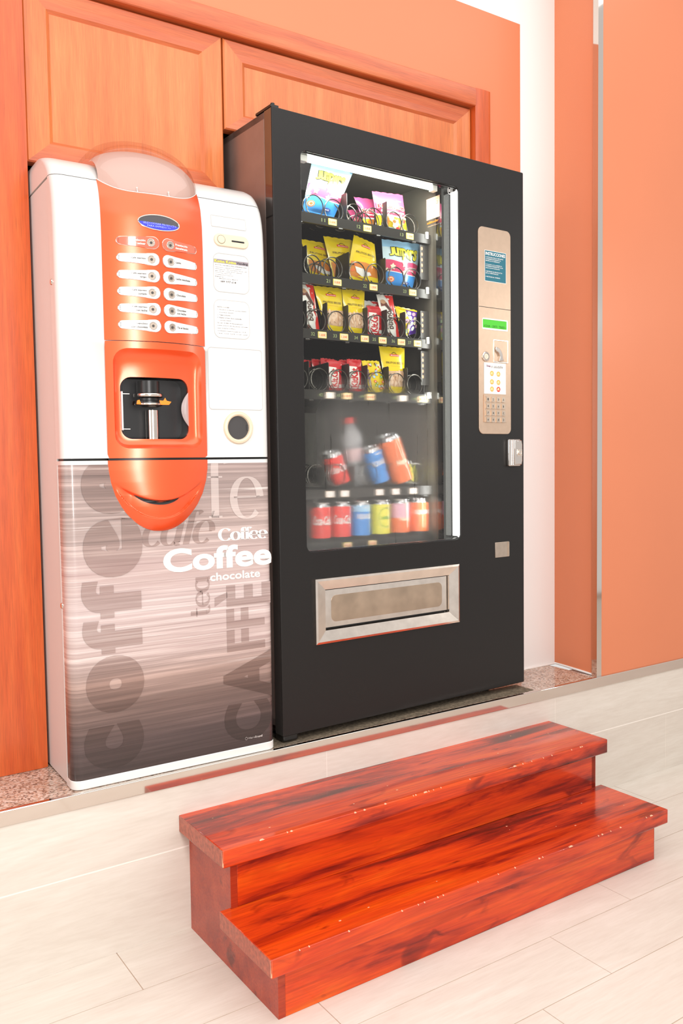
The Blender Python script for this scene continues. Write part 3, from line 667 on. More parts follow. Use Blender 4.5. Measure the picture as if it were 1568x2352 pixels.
# buttons
names_l = [('Preselección', 'sin azúcar'), ('Café espreso', ''), ('Café espreso', 'largo'), ('Café espreso', 'cortado'), ('Café espreso', 'con leche'), ('Capuchino', 'con chocolate')]
names_r = [('Preselección', 'descafeinado'), ('Leche', ''), ('Leche manchada', ''), ('Chocolate', ''), ('Chocolate', 'con leche'), ('Té al limón', '')]
def pill(xa, ra, xb, rb, z, dzb=0):
    P = []
    for i in range(13): a = PI/2+PI*i/12; P.append((xa+ra*math.cos(a), z+ra*math.sin(a)))
    for i in range(13): a = -PI/2+PI*i/12; P.append((xb+rb*math.cos(a), z+dzb+rb*math.sin(a)))
    return P
for side in (0, 1):
    for i in range(6):
        z = 1.8495-.0423*i
        if side == 0: P = pill(-.4315, .0095, -.3505, .0152, z, 0); Pi = pill(-.4315, .0080, -.3505, .0137, z); cx = -.3565; nm = names_l[i]
        else: P = pill(-.3105, .0152, -.2315, .0095, z, 0); Pi = pill(-.3105, .0137, -.2315, .0080, z); cx = -.3035; nm = names_r[i]
        mb = MB(); mb.tube(*rimtube(P, .0012, .0024), 6)
        v, f = strips(P); mb.add(cmap(v, .0034), f, 3 if i == 0 else 1)
        m4 = M['red_clear']
        b = obj('drink_button', mb, [M['clear'] if i == 99 else M['chrome'], M['plastic_white'], M['ink'], m4], fas)
        mb = MB(); 
        v, f = plate([ell(cx, z, .0105, .0105, 24), ell(cx, z, .0078, .0078, 24)], -.0015, .001, .0006); mb.add(cmap(v, .0034), f, 0)
        v, f = flat([ell(cx, z, .0075, .0075, 20)]); mb.add(cmap(v, .0042), f, 1)
        v, f = flat([ell(cx, z-.0005, .0035, .0035, 16)]); mb.add(cmap(v, .0048), f, 2)
        obj('push_ring', mb, [M['steel_worn'], M['steel'], M['ink']], b)
        mb = MB(); im = M['white'] if i == 0 else M['ink']
        for k, line in enumerate(nm):
            if not line: continue
            h = .0052; w = len(line)*.0031; zz = z+(-.0022 if not nm[1] else (.0012 if k == 0 else -.0072))
            if side == 0: a0, a1 = -.371-w, -.371
            else: a0, a1 = -.289, -.289+w
            v, f = text(line, a0, a1, zz, zz+h, res=2, bold=.022); mb.add(cmap(v, .0041), f)
        obj('lettering', mb, im, b)
        x_ = -.4385 if side == 0 else -.2275
        mb = MB()
        for k in range(3): v, f = flat([[(x_, z-.0045+.004*k), (x_+.0035, z-.0045+.004*k), (x_+.0035, z-.0035+.004*k), (x_, z-.0035+.004*k)]]); mb.add(cmap(v, .0041), f)
        obj('tick_marks', mb, M['ink'], b)
# --- parts of the white right-hand strip
def yy(vs, dy=0.0): return [(x, yf(z)+y+dy, z) for x, y, z in vs]
mb = MB(); v, f = plate([rrect(-.163, -.059, 1.8745, 1.9085, .0169, 8)], -.006, .002, .003, 3); mb.add(yy(v), f)
coin = obj('coin_slot_plate', mb, M['beige'], cof)
mb = MB(); v, f = plate([rrect(-.112, -.073, 1.889, 1.8935, .002, 4)], -.0064, -.005, .0); mb.add(yy(v), f); obj('slot', mb, M['dark'], coin)
mb = MB(); v, f = plate([ell(-.143, 1.892, .0118, .0118, 28), ell(-.143, 1.892, .0112, .0112, 28)], -.0064, -.005, 0); mb.add(yy(v), f, 1); v, f = plate([ell(-.143, 1.892, .0108, .0108, 28)], -.0078, -.005, .0012); mb.add(yy(v), f, 0); obj('return_button', mb, [M['beige'], M['ink']], coin)
def card(x0, x1, z0, z1, r, name, m=None):
    mb = MB(); v, f = plate([rrect(x0-.0018, x1+.0018, z0-.0018, z1+.0018, r+.0015, 6), rrect(x0, x1, z0, z1, r, 6)], -.0012, .0015, .0006); mb.add(yy(v), f, 0)
    v, f = flat([rrect(x0, x1, z0, z1, r, 6)]); mb.add(yy(v, -.0004), f, 1)
    return obj(name, mb, [M['card_rim'], m or M['plate_grey']], cof)
c1 = card(-.165, -.060, 1.7525, 1.8545, .017, 'advert_frame')
mb = MB(); v, f = flat([[(-.1645, 1.773), (-.0605, 1.773), (-.0605, 1.839), (-.1645, 1.839)]]); mb.add(yy(v, -.0008), f, 0)
v, f = flat([[(-.1645, 1.8285), (-.0605, 1.8285), (-.0605, 1.839), (-.1645, 1.839)]]); mb.add(yy(v, -.0011), f, 1)
for body, a, b_, c_, d, mi, bo in (('Kome Kome', -.163, -.098, 1.8295, 1.8378, 2, .03), ('Vending', -.096, -.062, 1.829, 1.8365, 3, .02),
    ('¿BUSCAS UNA MÁQUINA EXPENDEDORA?', -.162, -.065, 1.8215, 1.8255, 4, 0), ('Disponemos y adaptamos las máquinas', -.162, -.083, 1.8155, 1.8185, 4, 0), ('expendedoras a tus necesidades: snacks, café,', -.162, -.064, 1.8105, 1.8135, 4, 0),
    ('agua, bebidas, comida, lácteos calientes.', -.162, -.08, 1.8055, 1.8085, 4, 0), ('Tenemos la solución que', -.162, -.112, 1.8005, 1.8035, 4, 0), ('necesitas para tu empresa.', -.162, -.107, 1.7955, 1.7985, 4, 0), ('Estamos en', -.162, -.137, 1.7905, 1.7935, 4, 0), ('C/ Matapiñonera, Madrid', -.158, -.094, 1.7855, 1.7885, 4, 0), ('689 977 618', -.146, -.099, 1.7765, 1.7825, 4, .01)):
    v, f = text(body, a, b_, c_, d, res=1, bold=max(bo, .02)); mb.add(yy(v, -.0014), f, mi)
obj('advert_card', mb, [M['white'], M['kom_bar'], M['yellow_ink'], M['black_ink'], M['ink']], c1, label='small vending advert with a grey title bar')
c2 = card(-.166, -.061, 1.6275, 1.7285, .017, 'instruction_frame', M['white'])
mb = MB()
for k, (body, a, b_) in enumerate((('INSTRUCCIONES', -.157, -.121), ('1. Introducir el importe correspondiente', -.157, -.069), ('al producto deseado.', -.151, -.107), ('2. Pulsar el botón.', -.157, -.117), ('3. Retirar el vaso de la ventanilla', -.157, -.084), ('correspondiente.', -.151, -.115), ('En caso de fallo de funcionamiento,', -.157, -.079), ('pulsar el botón de devolución monedas', -.157, -.065), ('para recuperar el dinero.', -.157, -.102), ('La máquina acepta monedas de: 2,00 €', -.157, -.071), ('1,00 € - 0,50 € - 0,20 € - 0,10 € - 0,05 €', -.157, -.067))):
    z = 1.7115-.0072*k; v, f = text(body, a, b_, z-.0036, z, res=1, bold=.02); mb.add(yy(v, -.0008), f)
obj('lettering', mb, M['ink'], c2)
card(-.1665, -.064, 1.928, 1.957, .001, 'blank_label', M['plate_grey'])
card(-.187, -.0245, 1.431, 1.5975, .008, 'blank_panel', M['silver'])
mb = MB(); L = [(.0455, .001), (.0455, -.003), (.043, -.007), (.038, -.0085), (.034, -.006), (.0325, 0), (.032, .012)]
mb.lathe([(r, h) for r, h in L], 40, axis='y', c=(-.1015, 0, 1.3795)); ret = obj('coin_return_ring', mb, M['beige'], cof)
mb = MB(); mb.lathe([(.0325, .004), (.0001, .003)], 32, axis='y', c=(-.1015, -.004, 1.3795)); mb.box(-.0755, -.0715, -.002, .002, 1.372, 1.388); obj('flap', mb, M['rubber'], ret)

# --- printed words on the streaked panel (nib-stroke letters for the serif ones)
def ribbon(pts, thick, thin, vert=True):
    """stroke whose width grows where it runs vertically"""
    L1, L2 = [], []; n = len(pts)
    for i, (x, z) in enumerate(pts):
        a = pts[max(i-1, 0)]; b = pts[min(i+1, n-1)]; dx_, dz_ = b[0]-a[0], b[1]-a[1]; l = math.hypot(dx_, dz_) or 1; dx_ /= l; dz_ /= l
        w = (thin+(thick-thin)*abs(dz_)**1.6)/2
        L1.append((x-dz_*w, z+dx_*w)); L2.append((x+dz_*w, z-dx_*w))
    vs = L1+L2; fs = [(i, n+i, n+i+1, i+1) for i in range(n-1)]
    return [(x, 0, z) for x, z in vs], fs
def arc(cx, cz, rx, rz, a0, a1, n=22): return [(cx+rx*math.cos(math.radians(a0+(a1-a0)*i/n)), cz+rz*math.sin(math.radians(a0+(a1-a0)*i/n))) for i in range(n+1)]
def glyph(ch, T, t, serif):
    """unit glyphs, x-height 1; returns (strokes, advance)"""
    S = []
    if ch == 'o': S = [arc(.48, .5, .40, .49, 0, 360, 32)]; adv = .98
    elif ch == 'c': S = [arc(.48, .5, .40, .49, 42, 318)]; adv = .86
    elif ch == 'C': S = [arc(.68, .72, .58, .72, 38, 322, 30)]; adv = 1.26
    elif ch == 'e': S = [[(.1, .52), (.86, .52)], arc(.48, .5, .39, .49, 2, 318, 30)]; adv = .93
    elif ch == 'f': S = [[(.24, 0), (.24, .4), (.24, .8), (.24, 1.15)]+arc(.46, 1.18, .22, .27, 180, 30, 10), [(.0, .96), (.5, .96)]]; adv = .50
    elif ch == 'a': S = [arc(.42, .5, .36, .49, 50, 310), [(.76, 1), (.76, .5), (.76, .12)]+arc(.86, .12, .10, .12, 180, 300, 6)]; adv = .98
    elif ch == 't': S = [[(.26, 1.4), (.26, .8), (.26, .25)]+arc(.46, .25, .2, .25, 180, 320, 8), [(.02, .97), (.56, .97)]]; adv = .62
    V, F = [], []
    for st_ in S:
        v, f = ribbon(st_, T, t); n = len(V); V += v; F += [tuple(i+n for i in q) for q in f]
    if serif and ch == 'f':
        n = len(V); V += [(.02, 0, 0), (.48, 0, 0), (.48, 0, .05), (.02, 0, .05)]; F.append((n, n+1, n+2, n+3))
    return V, F, adv
def nib(word, x0, z0, h, T=.3, t=.05, shear=0, rot=0, serif=True, sp=1.0, wide=1.0):
    V, F = [], []; x = 0
    for ch in word:
        v, f, adv = glyph(ch, T, t, serif); n = len(V)
        V += [(a+x, b, c) for a, b, c in v]; F += [tuple(i+n for i in q) for q in f]; x += adv*sp
    V = [((a+c*shear)*h*wide, b, c*h) for a, b, c in V]
    if rot: V = [(-c, b, a) for a, b, c in V]
    return [(a+x0, b, c+z0) for a, b, c in V], F, x*h*wide
def panel_print(name, items, m, label=None):
    mb = MB()
    for k, (v, f) in enumerate(items):
        mb.add([(x, -.0006-.0002*k+(yf(z)), z) for x, y, z in v if True], f)
    return obj(name, mb, m, ld, label=label)
def clipz(v, f, zmax):
    return [(x, y, min(z, zmax)) for x, y, z in v], f
ZT = 1.281
# words reading upwards in darker streaks: big one at the left
items = []
def rot_text(s, x0, x1, z0, z1, bold=.05): return text(s, x0, x1, z0, z1, bold=bold, rot=90, res=6)
items.append(rot_text('c', -.557, -.398, .488, .605, .062)); items.append(rot_text('o', -.548, -.393, .635, .785, .085))
items.append(rot_text('f', -.553, -.395, .792, .880, .05)); items.append(rot_text('f', -.553, -.395, .885, .982, .05))
items.append(rot_text('e', -.545, -.388, .990, 1.143, .08)); items.append(clipz(*rot_text('e', -.545, -.388, 1.155, 1.300, .08), ZT))
panel_print('big_word_print', items, M['print_dark'])
items = []
for s, z0, z1 in (('c', .488, .600), ('A', .607, .742)): items.append(rot_text(s.upper(), -.163, -.012, z0, z1, .05))
panel_print('tall_word_print', items, M['print_darker'])
items = []
for s, z0, z1 in (('F', .750, .812), ('F', .817, .872)): items.append(rot_text(s, -.150, -.030, z0, z1, .03))
items.append(rot_text('È', -.185, -.010, .878, .940, .03))
v, f, w = nib('te', -.199, .862, .055, .22, .05, rot=1); v, f, w = nib('tea', -.200, .860, .040, .26, .07, rot=1, wide=1.12)
items.append((v, f))
v, f, w = nib('cafe', -.392, 1.063, .062, .30, .04, shear=.28, serif=False, wide=.98); items.append((v, f))
items.append(text('´', -.190, -.178, 1.135, 1.150, bold=.02))
for it in items: panel_print('faded_word_print', [it], M['print_dark'])
items = []
v, f, w = nib('f', -.198, 1.130, .118, .26, .04, wide=.75); items.append(clipz(v, f, ZT)); v, f, w = nib('e', -.130, 1.124, .118, .22, .035, wide=.9); items.append((v, f))
panel_print('pale_word_print', items, M['print_light'])
v, f, w = nib('Coffee', -.168, 1.0655, .0235, .36, .07, sp=.985, wide=1.27)
i1 = (v, f); i2 = text('Coffee', -.332, -.004, .988, 1.053, bold=.034, res=5); i3 = text('chocolate', -.197, -.042, .955, .978, bold=.022, res=3)
i4 = text('HeroBrand', -.089, -.045, .491, .497, bold=.01, res=2); i5 = flat([ell(-.096, .494, .0042, .0042, 16), ell(-.096, .494, .0034, .0034, 16)])
for it in (i1, i2, i3, i4, i5): panel_print('white_word_print', [it], M['white_film'])

# ------------------------------------------------------------------ snack machine
VZ = ZL+.0008; VLOC = (0, .018318, VZ); VROT = .0322898
vm = thing('snack_vending_machine', 'large black snack and drink vending machine with a glass front, beside the coffee machine', 'vending machine', VLOC, VROT, org=(0, 0, VZ))
VC, VS = math.cos(VROT), math.sin(VROT)
def vw(x, y, z): return (VLOC[0]+VC*x-VS*y, VLOC[1]+VS*x+VC*y, z)
mb = MB()
mb.box(.002, .022, .047, .86, .492, 2.291); mb.box(.935, .955, .047, .86, .492, 2.291); mb.box(.002, .955, .84, .86, .492, 2.291)
mb.box(.002, .955, .047, .86, 2.271, 2.291); mb.box(.002, .955, .047, .86, .492, .512)
obj('cabinet', mb, M['vm_side'], vm, bevel=.001)
mb = MB()
mb.add([(.088, .030, 1.0), (.088, .72, 1.0), (.666, .72, 1.0), (.666, .030, 1.0), (.088, .030, 2.215), (.088, .72, 2.215), (.666, .72, 2.215), (.666, .030, 2.215)],
       [(0, 3, 2, 1), (4, 5, 6, 7), (0, 1, 5, 4), (1, 2, 6, 5), (2, 3, 7, 6)])
obj('inner_lining', mb, M['vm_in'], vm)
mb = MB().box(.0885, .6655, .70, .719, 1.0, 1.475); mb.box(.0887, .0895, .12, .70, 1.0, 1.475)
obj('cold_back_panel', mb, M['vm_in_grey'], vm)
# front door with window and delivery openings
wout = rrect(.0965, .7245, 1.012, 2.1895, .020, 8)
mb = MB(); v, f = plate([rrect(.0, 1.0355, .4685, 2.293, .004, 3), wout, rrect(.135, .690, .745, .915, .002, 2)], .0, .043, .0022, 2); mb.add(v, f)
dr = obj('front_door', mb, M['vm_black'], vm)
mb = MB().box(-.0006, .003, .003, .041, .472, 2.290)
obj('door_edge', mb, M['vm_edge'], dr, label='glossy side edge of the black door')
mb = MB(); v, f = plate([rrect(.0935, .7275, 1.009, 2.1925, .022, 8), rrect(.0985, .7225, 1.0145, 2.187, .018, 8)], .010, .040, .001); mb.add(v, f); obj('window_gasket', mb, M['vm_edge'], dr)
mb = MB().box(.0985, .7180, .0165, .0195, 1.0145, 2.187); gp = obj('window_pane', mb, M['glass'], dr, label='glass pane misted over in its lower part')
# door inner rim between the window and the lining
mb = MB().box(.666, .676, .022, .05, 1.0, 2.2); mb.box(.676, .735, .040, .05, 1.0, 2.2); mb.box(.0885, .0965, .022, .05, 1.0, 2.2); obj('inner_rim', mb, M['vm_edge'], dr)
mb = MB().box(.7190, .7238, .005, .036, 1.016, 2.185)
for i in range(96): mb.box(.7182, .7190, .0205, .034, 1.03+.012*i, 1.036+.012*i)
obj('side_light_strip', mb, M['tube2'], dr, label='white light strip down the right edge of the window')
mb = MB().tube([(.135, .034, 2.181), (.632, .034, 2.181)], .0085, 12); tl = obj('top_light_tube', mb, M['tube'], dr, label='lit white tube along the top of the window')
for a_, b_ in ((.112, .136), (.631, .65)): obj('tube_holder', MB().box(a_, b_, .024, .044, 2.170, 2.187), M['plastic_white'], dr)
l = bpy.data.lights.new('top_tube_light', 'AREA'); l.shape = 'RECTANGLE'; l.size = .50; l.size_y = .02; l.energy = 1.7; l.color = (.97, 1, .94)
lo = bpy.data.objects.new('top_tube_light', l); COL.objects.link(lo); lo.parent = vm; lo.location = (.38, .046, 2.168-VZ); lo.rotation_euler = (math.radians(38), 0, 0)
l = bpy.data.lights.new('side_strip_light', 'AREA'); l.shape = 'RECTANGLE'; l.size = .02; l.size_y = 1.1; l.energy = 1.0; l.color = (1, 1, .97)
lo = bpy.data.objects.new('side_strip_light', l); COL.objects.link(lo); lo.parent = vm; lo.location = (.652, .052, 1.6-VZ); lo.rotation_euler = (math.radians(90), 0, math.radians(40))
# small round mark and side label
mb = MB(); v, f = flat([ell(.697, 2.178, .0085, .0125, 24), ell(.697, 2.178, .0062, .010, 24)], .0162); mb.add(v, f); v, f = text('m', .6935, .7005, 2.174, 2.183, .0162, bold=.04); mb.add(v, f); v, f = flat([[(.7085, 2.166), (.7105, 2.166), (.7105, 2.188), (.7085, 2.188)]], .0162); mb.add(v, f)
obj('pane_mark', mb, M['white'], dr)
def onside(vs): return [(.6652-(y), .098-x, z) for x, y, z in vs]   # x = distance towards the viewer
mb = MB(); v, f = flat([[(.002, 2.093), (.068, 2.093), (.068, 2.163), (.002, 2.163)]]); mb.add(onside(v), f, 0)
for k, (s_, a, b_) in enumerate((('LAS VENTAS MAQUINARIA', .006, .062), ('MODELO', .006, .020), ('N. SERIE', .006, .022), ('TENSION', .006, .020), ('POTENCIA  W  HZ', .006, .044), ('GAS R134a', .006, .046), ('PESO KG', .006, .026), ('www.vending', .006, .042))):
    v, f = text(s_, a, b_, 2.152-.0075*k, 2.1555-.0075*k, res=1); mb.add(onside([(x, .0005, z) for x, y, z in v]), f, 1)
v, f = text('CE', .050, .062, 2.137, 2.148, res=2); mb.add(onside([(x, .0005, z) for x, y, z in v]), f, 1)
v, f = text('solidvending', .004, .062, 2.077, 2.087, res=2, bold=.03, shear=.2); mb.add(onside([(x, .0003, z) for x, y, z in v]), f, 2)
v, f = text('www.solidvending.es', .008, .054, 2.068, 2.073, res=1); mb.add(onside([(x, .0003, z) for x, y, z in v]), f, 0)
obj('rating_label', mb, [M['price'], M['ink'], M['orange_ink']], vm, label='pale rating label with small print inside at top right')
# delivery hatch
mb = MB(); L = []
for (x0, x1, z0, z1), y in (((.1165, .708, .7285, .930), .002), ((.118, .7065, .730, .9285), -.010), ((.124, .7005, .7365, .922), -.0125), ((.158, .666, .768, .8935), -.002), ((.160, .664, .770, .8915), .010)):
    L.append([(x0, y, z0), (x1, y, z0), (x1, y, z1), (x0, y, z1)])
for i in range(4):
    for s_ in range(4):
        k = (s_+1) % 4; mb.add([L[i][s_], L[i][k], L[i+1][k], L[i+1][s_]], [(0, 1, 2, 3)])
hf = obj('delivery_frame', mb, M['steel_worn'], vm, label='bevelled polished steel frame around the delivery flap')
mb = MB(); mb.box(.162, .662, .006, .009, .775, .890, 0)
v, f = plate([rrect(.185, .640, .790, .872, .018, 6)], .0052, .0062, .0005); mb.add(v, f, 1)
obj('delivery_flap', mb, [M['steel_worn'], mat('flap_centre_steel', '#bda892', .22, .9, noise=.18, nscale=14)], vm)
mb = MB().box(.13, .695, .012, .20, .74, .92); obj('delivery_bin', mb, M['dark'], vm)
# feet, hinge, top plate
for x, y in ((.035, .075), (.90, .075), (.035, .80), (.90, .80)):
    obj('foot', MB().lathe([(.022, VZ), (.022, VZ+.012), (.012, VZ+.016), (.012, .494)], 14, c=(x, y, 0)), M['black_plastic'], vm)
obj('corner_skirt', MB().box(.004, .055, .004, .05, VZ+.004, .474), M['black_plastic'], vm, bevel=.004)
mb = MB(); mb.box(.0, .026, .004, .09, 2.293, 2.300); mb.lathe([(.006, 2.300), (.006, 2.307), (.001, 2.308)], 10, c=(.012, .014, 0)); mb.box(.14, .98, .010, .03, 2.2925, 2.2965)
obj('top_hinge', mb, M['black_plastic'], vm)
# control panel
cpn = MB(); v, f = plate([rrect(.811, .9675, 1.3705, 2.0765, .020, 8)], -.003, .003, .0012); cpn.add(v, f); cp = obj('control_panel', cpn, M['champagne'], vm, label='tall pale metal control panel with rounded corners')
mb = MB().box(.812, .9665, -.0036, -.0028, 1.8045, 1.8062); obj('panel_seam', mb, M['ink'], cp)
mb = MB(); v, f = flat([[(.8395, 1.894), (.944, 1.894), (.944, 1.999), (.8395, 1.999)]], -.0034); mb.add(v, f, 1); v, f = flat([[(.841, 1.8955), (.9425, 1.8955), (.9425, 1.9975), (.841, 1.9975)]], -.0037); mb.add(v, f, 0)
for s_, a, b_, c_, d, bo in (('INSTRUCCIONES', .844, .939, 1.9825, 1.9935, .03), ('1 INTRODUCIR EL IMPORTE', .844, .929, 1.974, 1.9775, .02), ('CORRESPONDIENTE AL', .844, .918, 1.968, 1.9715, .02), ('PRODUCTO DESEADO', .844, .912, 1.962, 1.9655, .02), ('2 PULSAR LOS NÚMEROS', .844, .923, 1.950, 1.9535, .02), ('CORRESPONDIENTES A LA', .844, .928, 1.944, 1.9475, .02), ('SELECCIÓN DESEADA', .844, .913, 1.938, 1.9415, .02), ('3 RETIRAR EL PRODUCTO', .844, .924, 1.926, 1.9295, .02), ('DE LA VENTANILLA', .844, .905, 1.920, 1.9235, .02), ('4 RETIRAR EL CAMBIO', .844, .914, 1.908, 1.9115, .02)):
    v, f = text(s_, a, b_, c_, d, -.0040, bold=bo*.7, res=2); mb.add(v, f, 1)
obj('instruction_sticker', mb, [M['teal'], M['white']], cp, label='teal instruction sticker with white capitals')
mb = MB(); v, f = plate([rrect(.8275, .9515, 1.729, 1.768, .004, 3), rrect(.829, .946, 1.735, 1.7635, .002, 2)], -.0045, .0, .0008); mb.add(v, f, 1); v, f = flat([[(.829, 1.735), (.946, 1.735), (.946, 1.7635), (.829, 1.7635)]], -.0032); mb.add(v, f, 0); v, f = text('ICHA  CRTI  TRED-', .836, .942, 1.7375, 1.7455, -.0036, res=1); mb.add(v, f, 2)
obj('screen', mb, [M['lcd_green'], M['white'], M['lcd_ink']], cp, label='green backlit text display')
mb = MB(); v, f = plate([[(.879, 1.6185), (.952, 1.6185), (.952, 1.6975), (.879, 1.6975)], [(.882, 1.6215), (.949, 1.6215), (.949, 1.6945), (.882, 1.6945)]], -.005, -.001, .0006); mb.add(v, f)
mb.add([(.882, -.0035, 1.6215), (.949, -.0035, 1.6215), (.949, .012, 1.676), (.882, .012, 1.676), (.882, -.0035, 1.6945), (.949, -.0035, 1.6945)], [(0, 1, 2, 3), (3, 2, 5, 4)])
sp = obj('coin_entry', mb, M['steel_worn'], cp)
mb = MB(); P = [(.886, 1.664)]+[(.888+.034*math.sin(a), 1.634+.038*math.cos(a)) for a in [i*PI/2/8 for i in range(9)]]+[(.926, 1.626), (.904, 1.624), (.906, 1.634)]+[(.890+.018*math.sin(a), 1.634+.022*math.cos(a)) for a in [PI/2-i*PI/2/6 for i in range(7)]]
v, f = plate([P], -.010, -.002, .002); mb.add(v, f); obj('coin_guide', mb, M['chrome'], sp)
mb = MB().lathe([(.017, -.001), (.017, -.006), (.0145, -.0085), (.011, -.0085), (.0105, -.005), (.0005, -.005)], 28, axis='y', c=(.8425, 0, 1.6365)); mb.v = [(x, y if True else y, z) for x, y, z in mb.v]
lk = obj('lock', mb, M['chrome'], cp)
mb = MB().lathe([(.010, -.005), (.010, -.0075), (.0005, -.0075)], 20, axis='y', c=(.8425, 0, 1.6365)); mb.box(.8415, .8435, -.0078, -.0076, 1.631, 1.642); obj('key_plug', mb, M['steel'], lk)
mb = MB(); v, f = flat([[(.834, 1.5095), (.941, 1.5095), (.941, 1.6165), (.834, 1.6165)]], -.0036); mb.add(v, f, 0)
v, f = text('Snap', .846, .866, 1.6, 1.609, -.0039, bold=.03, res=2); mb.add(v, f, 1); v, f = text('in saludable', .868, .926, 1.599, 1.609, -.0039, res=2, shear=.2); mb.add(v, f, 4)
for i, (x, z) in enumerate(((.872, 1.580), (.904, 1.579), (.872, 1.551), (.904, 1.550), (.872, 1.526), (.904, 1.526))):
    r_ = .0095; v, f = flat([ell(x, z, r_, r_*.95, 20)], -.0039); mb.add(v, f, 3 if i == 5 else 2); v, f = flat([ell(x-.001, z+.001, r_*.55, r_*.4, 12, .6)], -.0042); mb.add(v, f, 5)
    v, f = text('1,00', x-.007, x+.007, z-.0045, z-.001, -.0044, res=1); mb.add(v, f, 0)
obj('snack_sticker', mb, [M['white'], mat('plum_ink', '#7d3a5a', .5), mat('golden_snack_print', '#eab556', .5), mat('red_snack_print', '#d9402c', .5), M['ink'], mat('pale_snack_print', '#f7dc9b', .5)], cp, label='white sticker with six small round snack pictures')
mb = MB().box(.8325, .944, -.0045, -.0025, 1.411, 1.5065); mb.box(.8325, .8355, -.0065, -.0025, 1.411, 1.5065)
kp = obj('keypad', mb, M['champagne'], cp, bevel=.0005)
for r_ in range(4):
    for c_ in range(4):
        x = .8485+.0252*c_; z = 1.490-.0235*r_
        mb = MB().box(x-.0088, x+.0088, -.0085, -.0045, z-.0085, z+.0085, 0)
        v, f = text(('1', '2', '3', 'A', '4', '5', '6', 'B', '7', '8', '9', 'C', '*', '0', '#', 'D')[4*r_+c_], x-.0025, x+.0025, z-.004, z+.004, -.0088, res=1, bold=.02); mb.add(v, f, 1)
        obj('key', mb, [M['steel'], M['ink']], kp)
# handle and plate
mb = MB(); v, f = plate([rrect(.946, 1.006, 1.2575, 1.3525, .004, 3)], -.012, .0, .002); mb.add(v, f)
v, f = plate([[(.966, 1.262), (1.002, 1.262), (1.006, 1.276), (1.006, 1.334), (1.002, 1.349), (.966, 1.349)]], -.022, -.010, .003); mb.add(v, f)
hd = obj('lock_handle', mb, M['chrome'], vm)
mb = MB(); v, f = plate([rrect(.978, 1.003, 1.292, 1.317, .001, 2)], -.0235, -.020, .0006); mb.add(v, f); mb.lathe([(.009, -.0235), (.009, -.0265), (.006, -.0275), (.005, -.0255), (.0003, -.0255)], 20, axis='y', c=(.9905, 0, 1.3045)); obj('lock_cylinder', mb, M['steel_worn'], hd)
mb = MB(); v, f = plate([rrect(.8875, .9565, .9355, .9895, .001, 2)], -.002, .002, .0006); mb.add(v, f); mb.box(.951, .956, -.004, .001, .937, .988); obj('blank_plate', mb, M['steel'], vm)
# shelves: five trays, each with its coils, dividers, price labels
def coil_mesh(R, turns, pitch, a0, r=.0019, right=1):
    mb = MB(); n = int(turns*26); pts = []
    for i in range(n+1):
        a = a0+right*2*PI*i/26; pts.append((R*math.sin(a), (.010*i/26 if i < 26 else .010+pitch*(i-26)/26), R*math.cos(a)))
    mb.tube(pts, r, 6); return mb
def coil(sh_, x, z, R=.0355, turns=5, a0=2.6, right=1, y=.083):
    mb = coil_mesh(R, turns, .036, a0, right=right); mb.v = [(a+x, b+y, c+z) for a, b, c in mb.v]
    return obj('coil', mb, M['wire'], sh_)
SHZ = {1: 2.040, 2: 1.857, 3: 1.690, 4: 1.505, 5: 1.196, 6: 1.030}
LAB = {1: [('11', '0.60€', .259), ('12', '0.85€', .395), ('13', '1.00€', .572)], 2: [('21', '0.80€', .274), ('22', '1.00€', .417), ('23', '0.60€', .582)],
       3: [('32', '1.60€', .214), ('33', '1.20€', .297), ('34', '1.20€', .379), ('35', '0.90€', .452), ('36', '1.60€', .531), ('37', '1.00€', .601)],
       4: [('42', '', .240), ('43', '0.90€', .306), ('44', '0.90€', .399), ('45', '', .535), ('46', '0.90€', .622)], 5: [('51', '', .235), ('52', '', .292), ('53', '', .432), ('54', '', .500), ('55', '', .575)], 6: [('61', '0.90€', .30), ('62', '0.90€', .40)]}
COILS = {1: [(.203, 2.067), (.275, 2.065), (.356, 2.064), (.434, 2.064), (.517, 2.064), (.586, 2.067)], 2: [(.192, 1.884), (.269, 1.887), (.364, 1.883), (.436, 1.887), (.524, 1.886), (.595, 1.888)],
         3: [(.127, 1.719), (.203, 1.719), (.279, 1.719), (.361, 1.719), (.441, 1.721), (.522, 1.721), (.599, 1.720)], 4: [(.132, 1.537), (.211, 1.537), (.286, 1.537), (.360, 1.537), (.440, 1.537), (.521, 1.537), (.599, 1.537)], 5: [(.192, 1.238), (.27, 1.238), (.40, 1.238), (.50, 1.238), (.60, 1.238)], 6: []}
DIV = {1: [.325, .487], 2: [.170, .331, .478], 3: [.166, .243, .324, .401, .482, .560], 4: [.171, .245, .325, .398, .486, .567, .640], 5: [.232, .34, .46, .55], 6: []}
